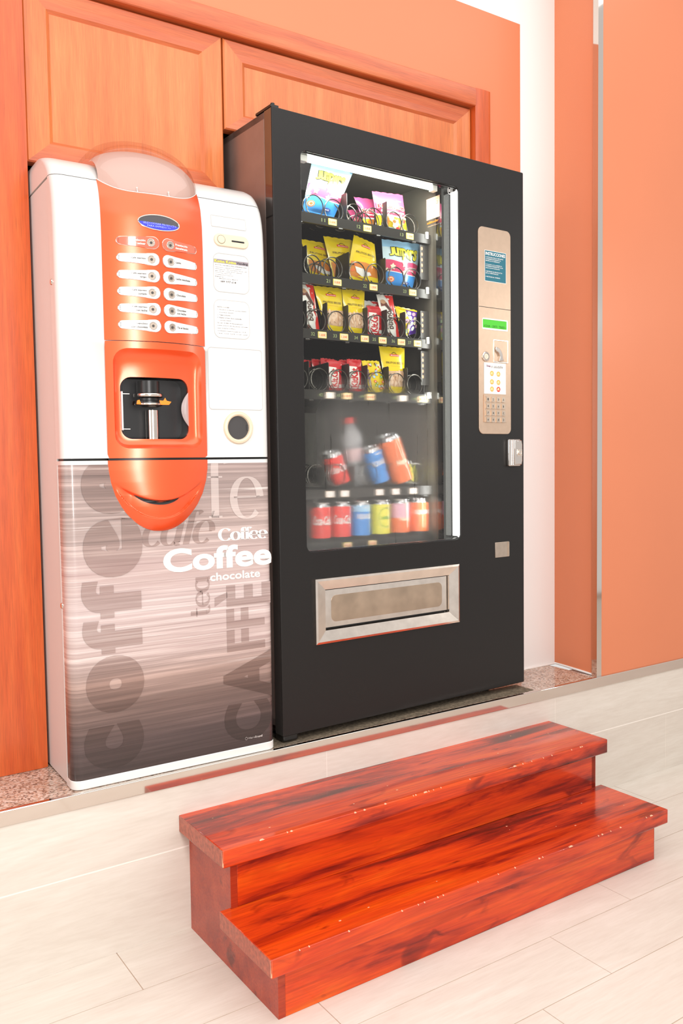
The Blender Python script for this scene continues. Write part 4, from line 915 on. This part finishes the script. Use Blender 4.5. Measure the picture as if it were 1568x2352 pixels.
for k in (1, 2, 3, 4, 5, 6):
    z = SHZ[k]; mb = MB().box(.092, .662, .080, .66, z-.006, z-.002); mb.box(.092, .662, .074, .081, z-.030, z-.0005)
    if k < 6:
        for i in range(4): mb.tube([(.12+.15*i+.01*k, .073, z-.034), (.135+.15*i+.01*k, .073, z-.0335)], .0028, 6)
    s_ = obj('shelf_tray', mb, M['shelf'], vm)
    for i, (x, zz) in enumerate(COILS[k]):
        Rr = .0355 if k >= 3 else .0335
        if k in (1, 2): coil(s_, x, zz, Rr, 5, 3.9 if i % 2 else 2.4, -1 if i % 2 else 1)
        else: coil(s_, x, zz-.0, .0345, 5, 3.6, 1)
    for x in DIV[k]:
        h = .088 if k != 5 else .07; mb = MB()
        P = [(.087, z), (.64, z), (.64, z+h*.86), (.30, z+h*.86), (.09, z+h), (.087, z+h-.004)]
        mb.loops([[(x-.0009, a, b) for a, b in P], [(x+.0009, a, b) for a, b in P]], 0, False, True, True); obj('divider', mb, M['divider'], s_)
    for num, pr, x in LAB[k]:
        if k in (1, 2, 3, 4):
            mb = MB(); v, f = text(num, x-.042, x-.028, z-.021, z-.0105, .0735, res=2, bold=.01); mb.add(v, f); obj('slot_number', mb, M['slot_num'], s_)
        mb = MB(); w = .0145
        v, f = flat([rrect(x-w-.002, x+w+.0015, z-.0265, z-.0065, .002, 2)], .0737); mb.add(v, f, 1 if pr else 0)
        v, f = flat([rrect(x-w, x+w, z-.0255, z-.0075, .001, 2)], .0732); mb.add(v, f, 0 if pr else 3)
        if pr: v, f = text(pr, x-w+.003, x+w-.003, z-.0205, z-.0125, .0728, res=2, bold=.01); mb.add(v, f, 2)
        obj('price_label', mb, [M['price'], M['price_y'], M['price_ink'], M['white']], s_)
    if k < 5:
        mb = MB().box(.640, .650, .070, .0745, z-.014, z+.007); obj('shelf_clip', mb, M['white'], s_)
for z0 in (1.995, 1.775, 1.64):
    mb = MB()
    n = 5 if z0 != 1.775 else 4
    for i in range(n): v, f = flat([ell(.636, z0-.0185*i, .0035, .0055, 14)], .088); mb.add(v, f)
    mb.box(.628, .6655, .0885, .0905, z0-.0185*n-.01, z0+.012, 1)
    obj('rail_lights', mb, [M['led'], M['shelf']], vm)

# ------------------------------------------------------------------ products
def vmat(x, y, z, tilt=0.0, yaw=0.0, lean=0.0):
    return Matrix.Translation(vw(x, y, z)) @ Matrix.Rotation(VROT+yaw, 4, 'Z') @ Matrix.Rotation(lean, 4, 'X') @ Matrix.Rotation(tilt, 4, 'Y')
def place(o, x, y, z, tilt=0.0, yaw=0.0, lean=0.0): o.matrix_world = vmat(x, y, z, tilt, yaw, lean); return o
class Bag:
    """pillow bag spanned by four corners BL, BR, TR, TL given in the machine's (x,z); base colours by rows, prints laid on its front"""
    def __init__(s, q, y, puff=.013, matfn=None, crimp=.05, seed=0, wob=.0025):
        s.q = q; s.y = y; s.puff = puff; s.crimp = crimp; s.rs = random.Random(seed); s.ph = [s.rs.uniform(0, 6) for _ in range(6)]; s.wob = wob
        s.mb = MB(); s.ox = (q[0][0]+q[1][0])/2; s.oz = min(q[0][1], q[1][1])
        s.mb.grid(lambda u, v: s.p(u, v, 0), 14, 26, smooth=True, matfn=matfn)
        s.mb.grid(lambda u, v: s.p(1-u, v, 1), 14, 10, smooth=True, matfn=(lambda u, v: matfn(.5, v)) if matfn else None)
    def p(s, u, v, back=0, off=0.0):
        q = s.q; x = (q[0][0]*(1-u)+q[1][0]*u)*(1-v)+(q[3][0]*(1-u)+q[2][0]*u)*v; z = (q[0][1]*(1-u)+q[1][1]*u)*(1-v)+(q[3][1]*(1-u)+q[2][1]*u)*v
        k = max(0, math.sin(PI*min(1, max(0, (v-s.crimp)/(1-2*s.crimp)))))**.55*max(0, math.sin(PI*min(1, max(0, u))))**.6
        w = s.wob*(math.sin(7*u+s.ph[0]+5*v)*.5+math.sin(11*v+s.ph[1]-4*u)*.5)*(1 if back == 0 else -.3)
        cx = (q[0][0]+q[1][0]+q[2][0]+q[3][0])/4; pinch = 1-.05*k*0
        zig = .0012*math.sin(60*u) if v > .999 or v < .001 else 0
        return (cx+(x-cx)*pinch-s.ox, (s.puff*k*(1 if back else -1))+w*k-off, z+zig-s.oz)
    def dec(s, geo, mi, off=.0012):
        """geo in unit (u,v) coordinates"""
        v, f = geo; s.mb.add([s.p(a, c, 0, off) for a, b, c in v], f, mi, True)
    def poly(s, P, mi, off=.0012):
        xs_ = sorted(set(p[0] for p in P)); turns = sum(1 for i in range(len(P)) if (P[i][0]-P[i-1][0])*(P[(i+1) % len(P)][0]-P[i][0]) < -1e-9)
        if turns > 2: s.dec(flat([P]), mi, off+.0006); return
        big = xs_[-1]-xs_[0]; n = 16 if big > .3 else 8; V, F = strips(P, n); m = 10 if big > .3 else 4; VV = []; FF = []
        for i in range(n+1):
            a, b = V[2*i], V[2*i+1]
            for j in range(m+1): VV.append((a[0], 0, a[2]+(b[2]-a[2])*j/m))
        for i in range(n):
            for j in range(m): k = i*(m+1)+j; FF.append((k, k+m+1, k+m+2, k+1))
        s.dec((VV, FF), mi, off)
    def text(s, body, u0, u1, v0, v1, mi, off=.002, bold=.02, rot=0, shear=0, res=2): s.dec(text(body, u0, u1, v0, v1, 0, bold, shear, rot, res), mi, off)
    def done(s, name, mats, label, cat, group=None, lean=0.0):
        o = obj(name, s.mb, mats); tag(o, label, cat, group); place(o, s.ox, s.y, s.oz, lean=lean); return o
def pm(name, col, rough=.28): return mat(name, col, rough, coat=.6, coat_r=.12)
P_ = {k: pm('print_'+k, c) for k, c in dict(sky='#9fd0f2', paleblue='#cfe9f4', blue='#3f8fdb', pink='#dc4a72', cream='#fbf0cf', lemon='#f4ea4a', black='#2c2b24', orange='#f0763a', gummy='#d8568c', crimson='#c8234a', white='#f6f4ef',
     yellow='#f3d50f', yellow2='#e8b900', nut='#dfb795', nut2='#c99a76', red='#cf1822', red2='#e8352c', brown='#7a3a22', green='#4aa53a', navy='#2b4a9e', violet='#5a2d9c', mint='#c7e6bd', rose='#eeb7cf', tan='#e08a34', grey='#d9d7d2', cocoa='#4a2416').items()}
def bumps(n, u0, v0, u1, v1, amp, below):
    """wavy-topped band polygon"""
    P = [(u0, below), (u1, below)]; m = 18
    for i in range(m+1):
        t = 1-i/m; P.append((u0+(u1-u0)*t, v0+(v1-v0)*t+amp*math.sin(n*PI*t+.5)))
    return P
def puffs_bag(q, y, label, seed, lean=0):
    b = Bag(q, y, .017, lambda u, v: 1 if v > .86 else (0 if v > .3 else 2), seed=seed)
    b.poly(bumps(3, .005, .56, .995, .54, .02, .30), 3, .0008); b.poly(bumps(2, .005, .335, .995, .30, .012, .27), 6, .0012); b.poly(bumps(2, .005, .32, .995, .285, .012, .02), 2, .0015)
    W_ = 'Jumpers'; n = len(W_)
    for i, ch in enumerate(W_):
        u0 = .13+.105*i; h0 = .66-.035*(i > 2)-.02*(i > 4); h1 = .84+.01*math.sin(i)
        if ch == 'p': h0 -= .05
        b.text(ch, u0-.012, u0+.122, h0-.014, h1+.012, 4, .0018, bold=.09)
        b.text(ch, u0, u0+.11, h0, h1, 5, .0026, bold=.035)
    for cx, cy, r in ((.2, .43, .075), (.52, .50, .08), (.55, .33, .075), (.06, .36, .05)): b.poly(star(cx, cy, r, inner=.6), 7, .0022)
    b.text('CON MAÍZ', .66, .94, .445, .465, 6, bold=.02); b.text('HORNEADO', .62, .94, .41, .435, 6, bold=.03); b.text('SABOR', .6, .86, .375, .395, 6)
    b.poly(ell(.17, .17, .10, .06), 8, .0022); b.poly(ell(.17, .17, .07, .042), 7, .0026); b.poly(ell(.17, .17, .045, .027), 8, .003)
    b.poly(ell(.66, .12, .13, .035), 9, .0022); b.text('MAÍZ', .58, .74, .105, .135, 6, .003)
    return b.done('snack_bag', [P_['paleblue'], P_['sky'], P_['blue'], P_['pink'], P_['black'], P_['lemon'], P_['white'], P_['cream'], P_['orange'], P_['navy']], label, 'snack bag', None, lean)
puffs_bag([(.178, 2.056), (.296, 2.050), (.375, 2.207), (.218, 2.214)], .122, 'blue and pink bag of star-shaped puffs, tilted to the right on the top shelf', 1)
puffs_bag([(.504, 1.860), (.620, 1.858), (.670, 2.020), (.492, 2.015)], .124, 'blue and pink bag of star-shaped puffs, upright on the second shelf', 2)
def gummy_bag(q, y, label, seed):
    b = Bag(q, y, .014, lambda u, v: 0 if v > .42 else (1 if v > .10 else 2), seed=seed)
    b.poly([(.02, .68), (.98, .66), (.98, .42), (.02, .40)], 3, .0008)
    b.text('HARIBO', .04, .96, .555, .675, 5, .0018, bold=.09); b.text('HARIBO', .06, .94, .565, .665, 4, .0026, bold=.03); b.text('favoritos', .12, .9, .47, .53, 5, .0024, bold=.04)
    b.poly([(.02, .42), (.98, .40), (.98, .36), (.02, .38)], 2, .0016)
    for i, (cx, cy, r) in enumerate(((.22, .26, .14), (.55, .2, .13), (.8, .3, .1), (.4, .33, .1), (.72, .12, .07))): b.poly(star(cx, cy, r, 7, .75, i), 6 if i % 2 else 7, .002+.0003*i)
    for cx, cy, i in ((.86, .3, 8), (.62, .1, 8), (.5, .26, 9)): b.poly(ell(cx, cy, .06, .04), i, .004)
    b.text('GOLD', .7, .86, .78, .81, 5, .002)
    return b.done('gummy_bag', [P_['gummy'], P_['yellow'], P_['paleblue'], P_['crimson'], P_['red2'], P_['white'], P_['cream'], P_['tan'], P_['red2'], P_['orange']], label, 'sweet bag', 'pink sweet bags on the top shelf')
gummy_bag([(.478, 2.042), (.602, 2.042), (.582, 2.172), (.452, 2.163)], .122, 'pink bag of fruit gums with large lettering, frontmost of its row', 3)
gummy_bag([(.470, 2.044), (.575, 2.044), (.545, 2.158), (.414, 2.150)], .170, 'pink gummy bag showing only its top left corner, directly behind the frontmost pink bag', 4)
gummy_bag([(.475, 2.044), (.575, 2.044), (.535, 2.140), (.420, 2.120)], .215, 'pink gummy bag at the back of its row, lowest visible pink corner', 5)
def nut_bag(q, y, label, seed, window=True, name='nut_bag', group=None):
    b = Bag(q, y, .012, lambda u, v: 0, seed=seed)
    b.poly([(.33, .795), (.70, .79), (.70, .835), (.33, .84)], 1, .0016); b.text('Montenuts', .36, .68, .803, .826, 3, .002, bold=.02)
    b.dec(ribbon([(.40+.2*i/10, .84+.04*math.sin(PI*i/10)) for i in range(11)], .012, .012), 4, .0018)
    b.text('FRUTOS SECOS', .14, .88, .63, .675, 4, bold=.012); b.text('P R E M I U M', .3, .72, .575, .592, 5, bold=.0)
    if window:
        b.poly([(.03, .46), (.97, .50), (.97, .17), (.75, .14), (.3, .15), (.03, .19)], 2, .0009)
        r = random.Random(seed)
        for i in range(34):
            cx, cy = r.uniform(.09, .9), r.uniform(.20, .45); b.poly(ell(cx, cy, .075, .038, 14, r.uniform(0, 3)), 6 if r.random() < .6 else 2, .0012+.00012*i)
    else:
        b.poly([(.03, .44), (.5, .46), (.97, .40), (.97, .03), (.45, .08), (.03, .14)], 7, .0009)
        r = random.Random(seed)
        for i in range(14): b.poly(ell(r.uniform(.1, .9), r.uniform(.1, .38), .07, .03, 12, r.uniform(0, 3)), 8 if i % 2 else 7, .0013+.0001*i)
        b.poly([(.15, .33), (.45, .30), (.62, .19), (.42, .13), (.22, .21)], 3, .0035); b.poly([(.5, .24), (.66, .26), (.72, .2), (.58, .16)], 3, .0036)
        b.poly([(.25, .13), (.97, .02), (.97, .16), (.6, .17)], 0, .0032)
    return b.done(name, [P_['yellow'], P_['red2'], P_['nut'], P_['white'], P_['cocoa'], P_['tan'], mat('nut_pale', '#efd0b4', .5), P_['tan'], P_['orange']], label, 'snack bag', group)
nut_bag([(.345, 1.861), (.477, 1.860), (.462, 1.995), (.378, 2.013)], .124, 'yellow bag with toasted corn picture, folded at its bottom right corner', 11, False)
nut_bag([(.330, 1.862), (.440, 1.862), (.410, 2.008), (.288, 2.006)], .168, 'yellow snack bag between two others on the second shelf, half hidden by the front one', 12, False)
nut_bag([(.262, 1.885), (.375, 1.862), (.345, 1.995), (.226, 1.996)], .205, 'yellow snack bag at the left end of the second shelf, reaching farthest left', 13, False)
nut_bag([(.258, 1.692), (.330, 1.692), (.321, 1.834), (.213, 1.832)], .118, 'yellow nut bag on the third shelf, wide-topped, right of the white wafer packet', 14)
nut_bag([(.338, 1.692), (.408, 1.692), (.414, 1.835), (.322, 1.834)], .118, 'yellow nut bag on the third shelf, directly left of the red chocolate bar', 15)
nut_bag([(.500, 1.508), (.577, 1.508), (.581, 1.662), (.470, 1.662)], .118, 'yellow bag of peanuts on the fourth shelf, right of the dotted sweets', 16)
def wafer_bar(q, y, label, seed):
    b = Bag(q, y, .009, lambda u, v: 0, seed=seed, crimp=.03)
    b.poly([(.45, .985), (.985, .985), (.985, .02), (.75, .02), (.72, .16), (.82, .3), (.66, .42), (.78, .6), (.6, .72), (.62, .86)], 1, .0009)
    b.poly([(.1, .86), (.45, .82), (.62, .66), (.5, .62), (.3, .74), (.08, .72)], 2, .0015); b.poly([(.3, .8), (.55, .72), (.8, .56), (.7, .53), (.4, .68)], 3, .002)
    b.poly(ell(.25, .83, .16, .05), 4, .0017); b.poly(ell(.2, .07, .18, .045), 2, .0015); b.poly(ell(.62, .9, .08, .022), 0, .0018); b.poly(ell(.72, .3, .08, .02), 0, .0018)
    b.text('bueno', .18, .58, .20, .62, 3, .0022, bold=.02, rot=90); b.text('kinder', .1, .2, .25, .45, 1, .002, rot=90)
    return b.done('wafer_packet', [P_['white'], P_['red2'], P_['brown'], P_['cocoa'], P_['nut2']], label, 'chocolate packet')
wafer_bar([(.180, 1.692), (.234, 1.693), (.212, 1.834), (.155, 1.836)], .118, 'white and red chocolate wafer packet at the left end of the third shelf', 21)
wafer_bar([(.503, 1.693), (.560, 1.693), (.530, 1.833), (.462, 1.830)], .118, 'white and red chocolate wafer packet between the red bar and the purple sweet bag', 22)
wafer_bar([(.480, 1.700), (.535, 1.700), (.505, 1.815), (.425, 1.812)], .150, 'wafer packet showing only its top corner above the third shelf red bar', 23)
def choc_bar(q, y, label, seed, group=None, name='chocolate_bar'):
    b = Bag(q, y, .009, lambda u, v: 0, seed=seed, crimp=.05)
    b.poly([(.08, .10), (.62, .08), (.74, .3), (.72, .62), (.55, .76), (.08, .78)], 1, .0009)
    b.text('KitKat', .16, .62, .12, .72, 0, .0018, bold=.04, rot=90); b.poly([(.72, .08), (.94, .08), (.94, .2), (.72, .2)], 2, .0016)
    return b.done(name, [P_['red'], P_['white'], P_['grey']], label, 'chocolate bar', group)
choc_bar([(.424, 1.694), (.484, 1.694), (.484, 1.792), (.422, 1.789)], .118, 'red chocolate bar standing alone on the third shelf', 31)
choc_bar([(.262, 1.509), (.316, 1.509), (.318, 1.604), (.260, 1.604)], .118, 'front red chocolate bar on the fourth shelf, next to the empty coil', 32)
choc_bar([(.344, 1.509), (.396, 1.509), (.397, 1.612), (.338, 1.612)], .118, 'front red chocolate bar on the fourth shelf, beside the dotted sweets', 33)
for i in range(4): choc_bar([(.262-.004*i, 1.510), (.316-.004*i, 1.510), (.316-.012*i, 1.612+.0*i), (.258-.012*i, 1.614)], .150+.034*i, 'red chocolate bar queued behind the left front red bar, beside the empty coil', 40+i, 'red chocolate bars queued beside the empty coil')
for i in range(2): choc_bar([(.344, 1.510), (.396, 1.510), (.390, 1.612), (.332, 1.613)], .150+.034*i, 'red chocolate bar queued behind the right front red bar, next to the dotted sweets', 50+i, 'red chocolate bars queued next to the dotted sweets')
b = Bag([(.422, 1.508), (.501, 1.509), (.470, 1.613), (.398, 1.610)], .118, .011, lambda u, v: 0, seed=61)
r = random.Random(5)
for i in range(30):
    cx, cy = r.uniform(.14, .9), r.uniform(.08, .92)
    if cx < .3 and cy < .65: continue
    b.poly(ell(cx, cy, .07, .045, 14), 1+i % 5, .0012+.00012*i); b.poly(ell(cx, cy, .03, .018, 8), 6, .0042+.00002*i)
b.text('Lacasitos', .04, .2, .08, .72, 7, .0022, bold=.03, rot=90)
b.done('sweet_bag', [P_['yellow'], P_['red2'], P_['green'], P_['sky'], P_['orange'], P_['brown'], P_['white'], P_['violet']], 'yellow bag printed with coloured round sweets on the fourth shelf', 'sweet bag')
b = Bag([(.577, 1.700), (.633, 1.716), (.640, 1.794), (.541, 1.800)], .120, .013, lambda u, v: 0 if u < .42 or v > .93 else 1, seed=62)
for i, (cx, cy) in enumerate(((.55, .8), (.78, .78), (.52, .62), (.8, .6), (.3, .5), (.55, .4), (.78, .42), (.35, .3), (.62, .22), (.25, .68), (.9, .3), (.2, .15))): b.poly(ell(cx, cy, .11, .075, 16, .4), (2, 3, 4)[i % 3], .0012+.0002*i)
b.done('sweet_bag', [P_['yellow'], P_['violet'], P_['cream'], P_['rose'], P_['mint']], 'yellow and purple bag with pastel eggs at the right end of the third shelf', 'sweet bag')
b = Bag([(.545, 1.71), (.60, 1.71), (.60, 1.80), (.53, 1.802)], .155, .010, lambda u, v: 0, seed=63)
b.done('sweet_bag', [P_['yellow2']], 'plain yellow bag top showing behind the pastel egg bag', 'sweet bag')

# drinks
alu = mat('can_aluminium', '#cfcfcf', .2, 1.0)
def can_mesh(o_root_name, body_cols, deco, label, x, y, z, tilt=0, H=.122, R=.0335, group=None, lean=0, yaw=0.0):
    o = thing(o_root_name, label, 'drink can', (0, 0, 0)); ORG[o.name] = (0, 0, 0)
    if group: o['group'] = group
    prof = [(R*.74, 0), (R*.78, .002), (R, .010)]+[(R, .010+(H-.024)*i/14) for i in range(1, 15)]+[(R*.86, H-.004)]
    mb = MB(); seg = 40; L = []
    for r_, h in prof: L.append([(r_*math.cos(2*PI*k/seg), r_*math.sin(2*PI*k/seg), h) for k in range(seg)])
    mb.loops(L, 0, True, True, False)
    for i in range(len(mb.m)):
        f = mb.f[i]
        if len(f) > 4: mb.m[i] = 1; continue
        zc_ = sum(mb.v[j][2] for j in f)/4; ac = math.atan2(sum(mb.v[j][1] for j in f)/4, sum(mb.v[j][0] for j in f)/4)
        mb.m[i] = 1 if (zc_ < .008 or zc_ > H-.012) else body_cols(ac, zc_/H)
    def wrap(geo, mi, off=.0004):
        v, f = geo; mb.add([((R+off)*math.sin(a), -(R+off)*math.cos(a), c*H) for a, b_, c in v], f, mi, True)
    deco(wrap)
    b_ = obj('body', mb, deco.mats, o)
    t = MB().lathe([(R*.86, H-.004), (R*.88, H), (R*.82, H), (R*.80, H-.004), (.0001, H-.004)], 32)
    obj('lid', t, alu, o); tb = MB(); v, f = plate([ell(0, 0, .007, .012, 16)], 0, .001, .0003); tb.add([(a, c-.006, H-.003-b2) for a, b2, c in v], f); obj('pull_tab', tb, alu, o)
    place(o, x, y, z, tilt, yaw, lean); return o
def deco(mats):
    def w(fn): fn.mats = mats; return fn
    return w
@deco([P_['red2'], alu, P_['crimson'], P_['white']])
def d_cola(wrap):
    wrap(text('Coca-Cola', -1.35, .55, .42, .66, bold=.03, shear=.35, res=4), 3, .0006)
def nibtext(s, a0, c0, h):
    v, f = text_raw(s, .02, .35, 4); ax = [q[0] for q in v]; return [(a0+(q[0]-min(ax))*h*1.9, 0, c0+q[1]*h) for q in v], f
def wtext(s, a0, a1, c0, c1, bold=.03): return text(s, a0, a1, c0, c1, bold=bold, res=3)
@deco([P_['blue'], alu, P_['sky'], P_['white'], P_['navy']])
def d_aqua(wrap):
    wrap(flat([bumps(2, -1.5, .40, 1.5, .44, .03, .10)]), 4); wrap(wtext('AQUARIUS', -1.0, .9, .50, .66), 3, .0008); wrap(wtext('LIMÓN', -.4, .4, .80, .86), 3)
@deco([P_['lemon'], alu, P_['yellow'], P_['cream'], P_['green']])
def d_lemon(wrap):
    wrap(flat([ell(0, .53, .85, .30, 36), ]), 3); wrap(flat([ell(0, .53, .78, .27, 36), ell(0, .53, .72, .25, 36)]), 4, .0008); wrap(wtext('LIMÓN', -.5, .5, .48, .58), 4, .001)
@deco([P_['orange'], alu, P_['rose'], P_['cream'], P_['red2']])
def d_tea(wrap):
    wrap(flat([[(-.9, .12), (.9, .12), (.9, .36), (-.9, .32)]]), 4); wrap(flat([ell(0, .68, .4, .22, 30, .3)]), 3); wrap(wtext('Nestea', -.62, .6, .40, .52), 3, .0008); wrap(flat([[(.12, .3), (.22, .3), (.04, .88), (-.05, .88)]]), 3, .001)
@deco([P_['orange'], alu, P_['violet'], P_['white'], P_['navy']])
def d_aqua2(wrap):
    wrap(flat([bumps(1, -1.0, .36, 1.0, .50, .05, .10)]), 4); wrap(wtext('AQUARIUS', -.95, .95, .54, .68), 3, .0008)
zc6 = 1.0305; yc6 = .118
can_mesh('drink_can', lambda a, h: 0, d_cola, 'red cola can at the left end of the bottom row', .226, yc6, zc6)
can_mesh('drink_can', lambda a, h: 0, d_cola, 'red cola can beside the blue can in the bottom row', .306, yc6, zc6)
can_mesh('drink_can', lambda a, h: 0 if h < .7 else 2, d_aqua, 'blue sports drink can in the bottom row', .384, yc6, zc6)
can_mesh('drink_can', lambda a, h: 0, d_lemon, 'yellow can with a pale round badge in the bottom row', .466, yc6, zc6)
can_mesh('drink_can', lambda a, h: 0 if h < .5 else 2, d_tea, 'pink and orange iced tea can in the bottom row', .550, yc6, zc6)
can_mesh('drink_can', lambda a, h: 0, d_aqua2, 'orange and blue can at the right end of the bottom row', .630, yc6, zc6, R=.032)
T = math.radians
can_mesh('drink_can', lambda a, h: 0, d_cola, 'red cola can leaning left on the fifth shelf', .320, .125, 1.206, tilt=T(-22), H=.115, R=.030)
can_mesh('drink_can', lambda a, h: 0, d_aqua, 'blue can leaning left beside the clear bottle', .470, .112, 1.206, tilt=T(-20), H=.130, R=.031)
can_mesh('drink_can', lambda a, h: 0 if h < .85 else 0, d_tea, 'tall orange drink leaning left on the fifth shelf', .557, .105, 1.207, tilt=T(-22), H=.172, R=.036)
can_mesh('drink_can', lambda a, h: 0, d_lemon, 'green-yellow can half hidden at the right end of the fifth shelf', .625, .16, 1.199, tilt=T(-14), H=.085, R=.026)
bt = thing('drink_bottle', 'clear plastic cola bottle with a red cap on the fifth shelf', 'bottle', (0, 0, 0)); ORG[bt.name] = (0, 0, 0)
m_b, nt_b, b_b = new_mat('bottle_plastic'); b_b.inputs['Base Color'].default_value = (.85, .86, .88, 1); b_b.inputs['Roughness'].default_value = .12; b_b.inputs['Alpha'].default_value = .42; b_b.inputs['Coat Weight'].default_value = 1
prof = [(.001, .004), (.022, 0), (.032, .006), (.034, .02), (.031, .045), (.033, .07), (.030, .085), (.0305, .13), (.034, .14), (.036, .155), (.033, .175), (.024, .195), (.014, .210), (.0125, .216), (.0125, .222)]
mb = MB().lathe(prof, 32); obj('body', mb, m_b, bt); mb = MB().lathe([(.0305, .088), (.0307, .09), (.0312, .127), (.0308, .129)], 32); obj('label_band', mb, mat('pale_pink_label', '#e9c9c9', .4), bt)
mb = MB().lathe([(.0145, .214), (.0145, .232), (.013, .234), (.0001, .234)], 24); obj('cap', mb, P_['red2'], bt)
place(bt, .424, .180, 1.197, tilt=T(-9))
mb = MB(); mb.box(-.045, .045, 0, .10, 0, .125, 0)
v, f = text('MONSTER', -.032, -.012, .075, .115, -.0006, bold=.03); mb.add(v, f, 1); v, f = text('10', .008, .030, .085, .098, -.0006, bold=.04); mb.add(v, f, 1)
o = obj('drink_carton', mb, [M['black_plastic'], M['white']]); tag(o, 'black carton with white lettering at the left end of the fifth shelf', 'carton'); place(o, .205, .24, 1.197)
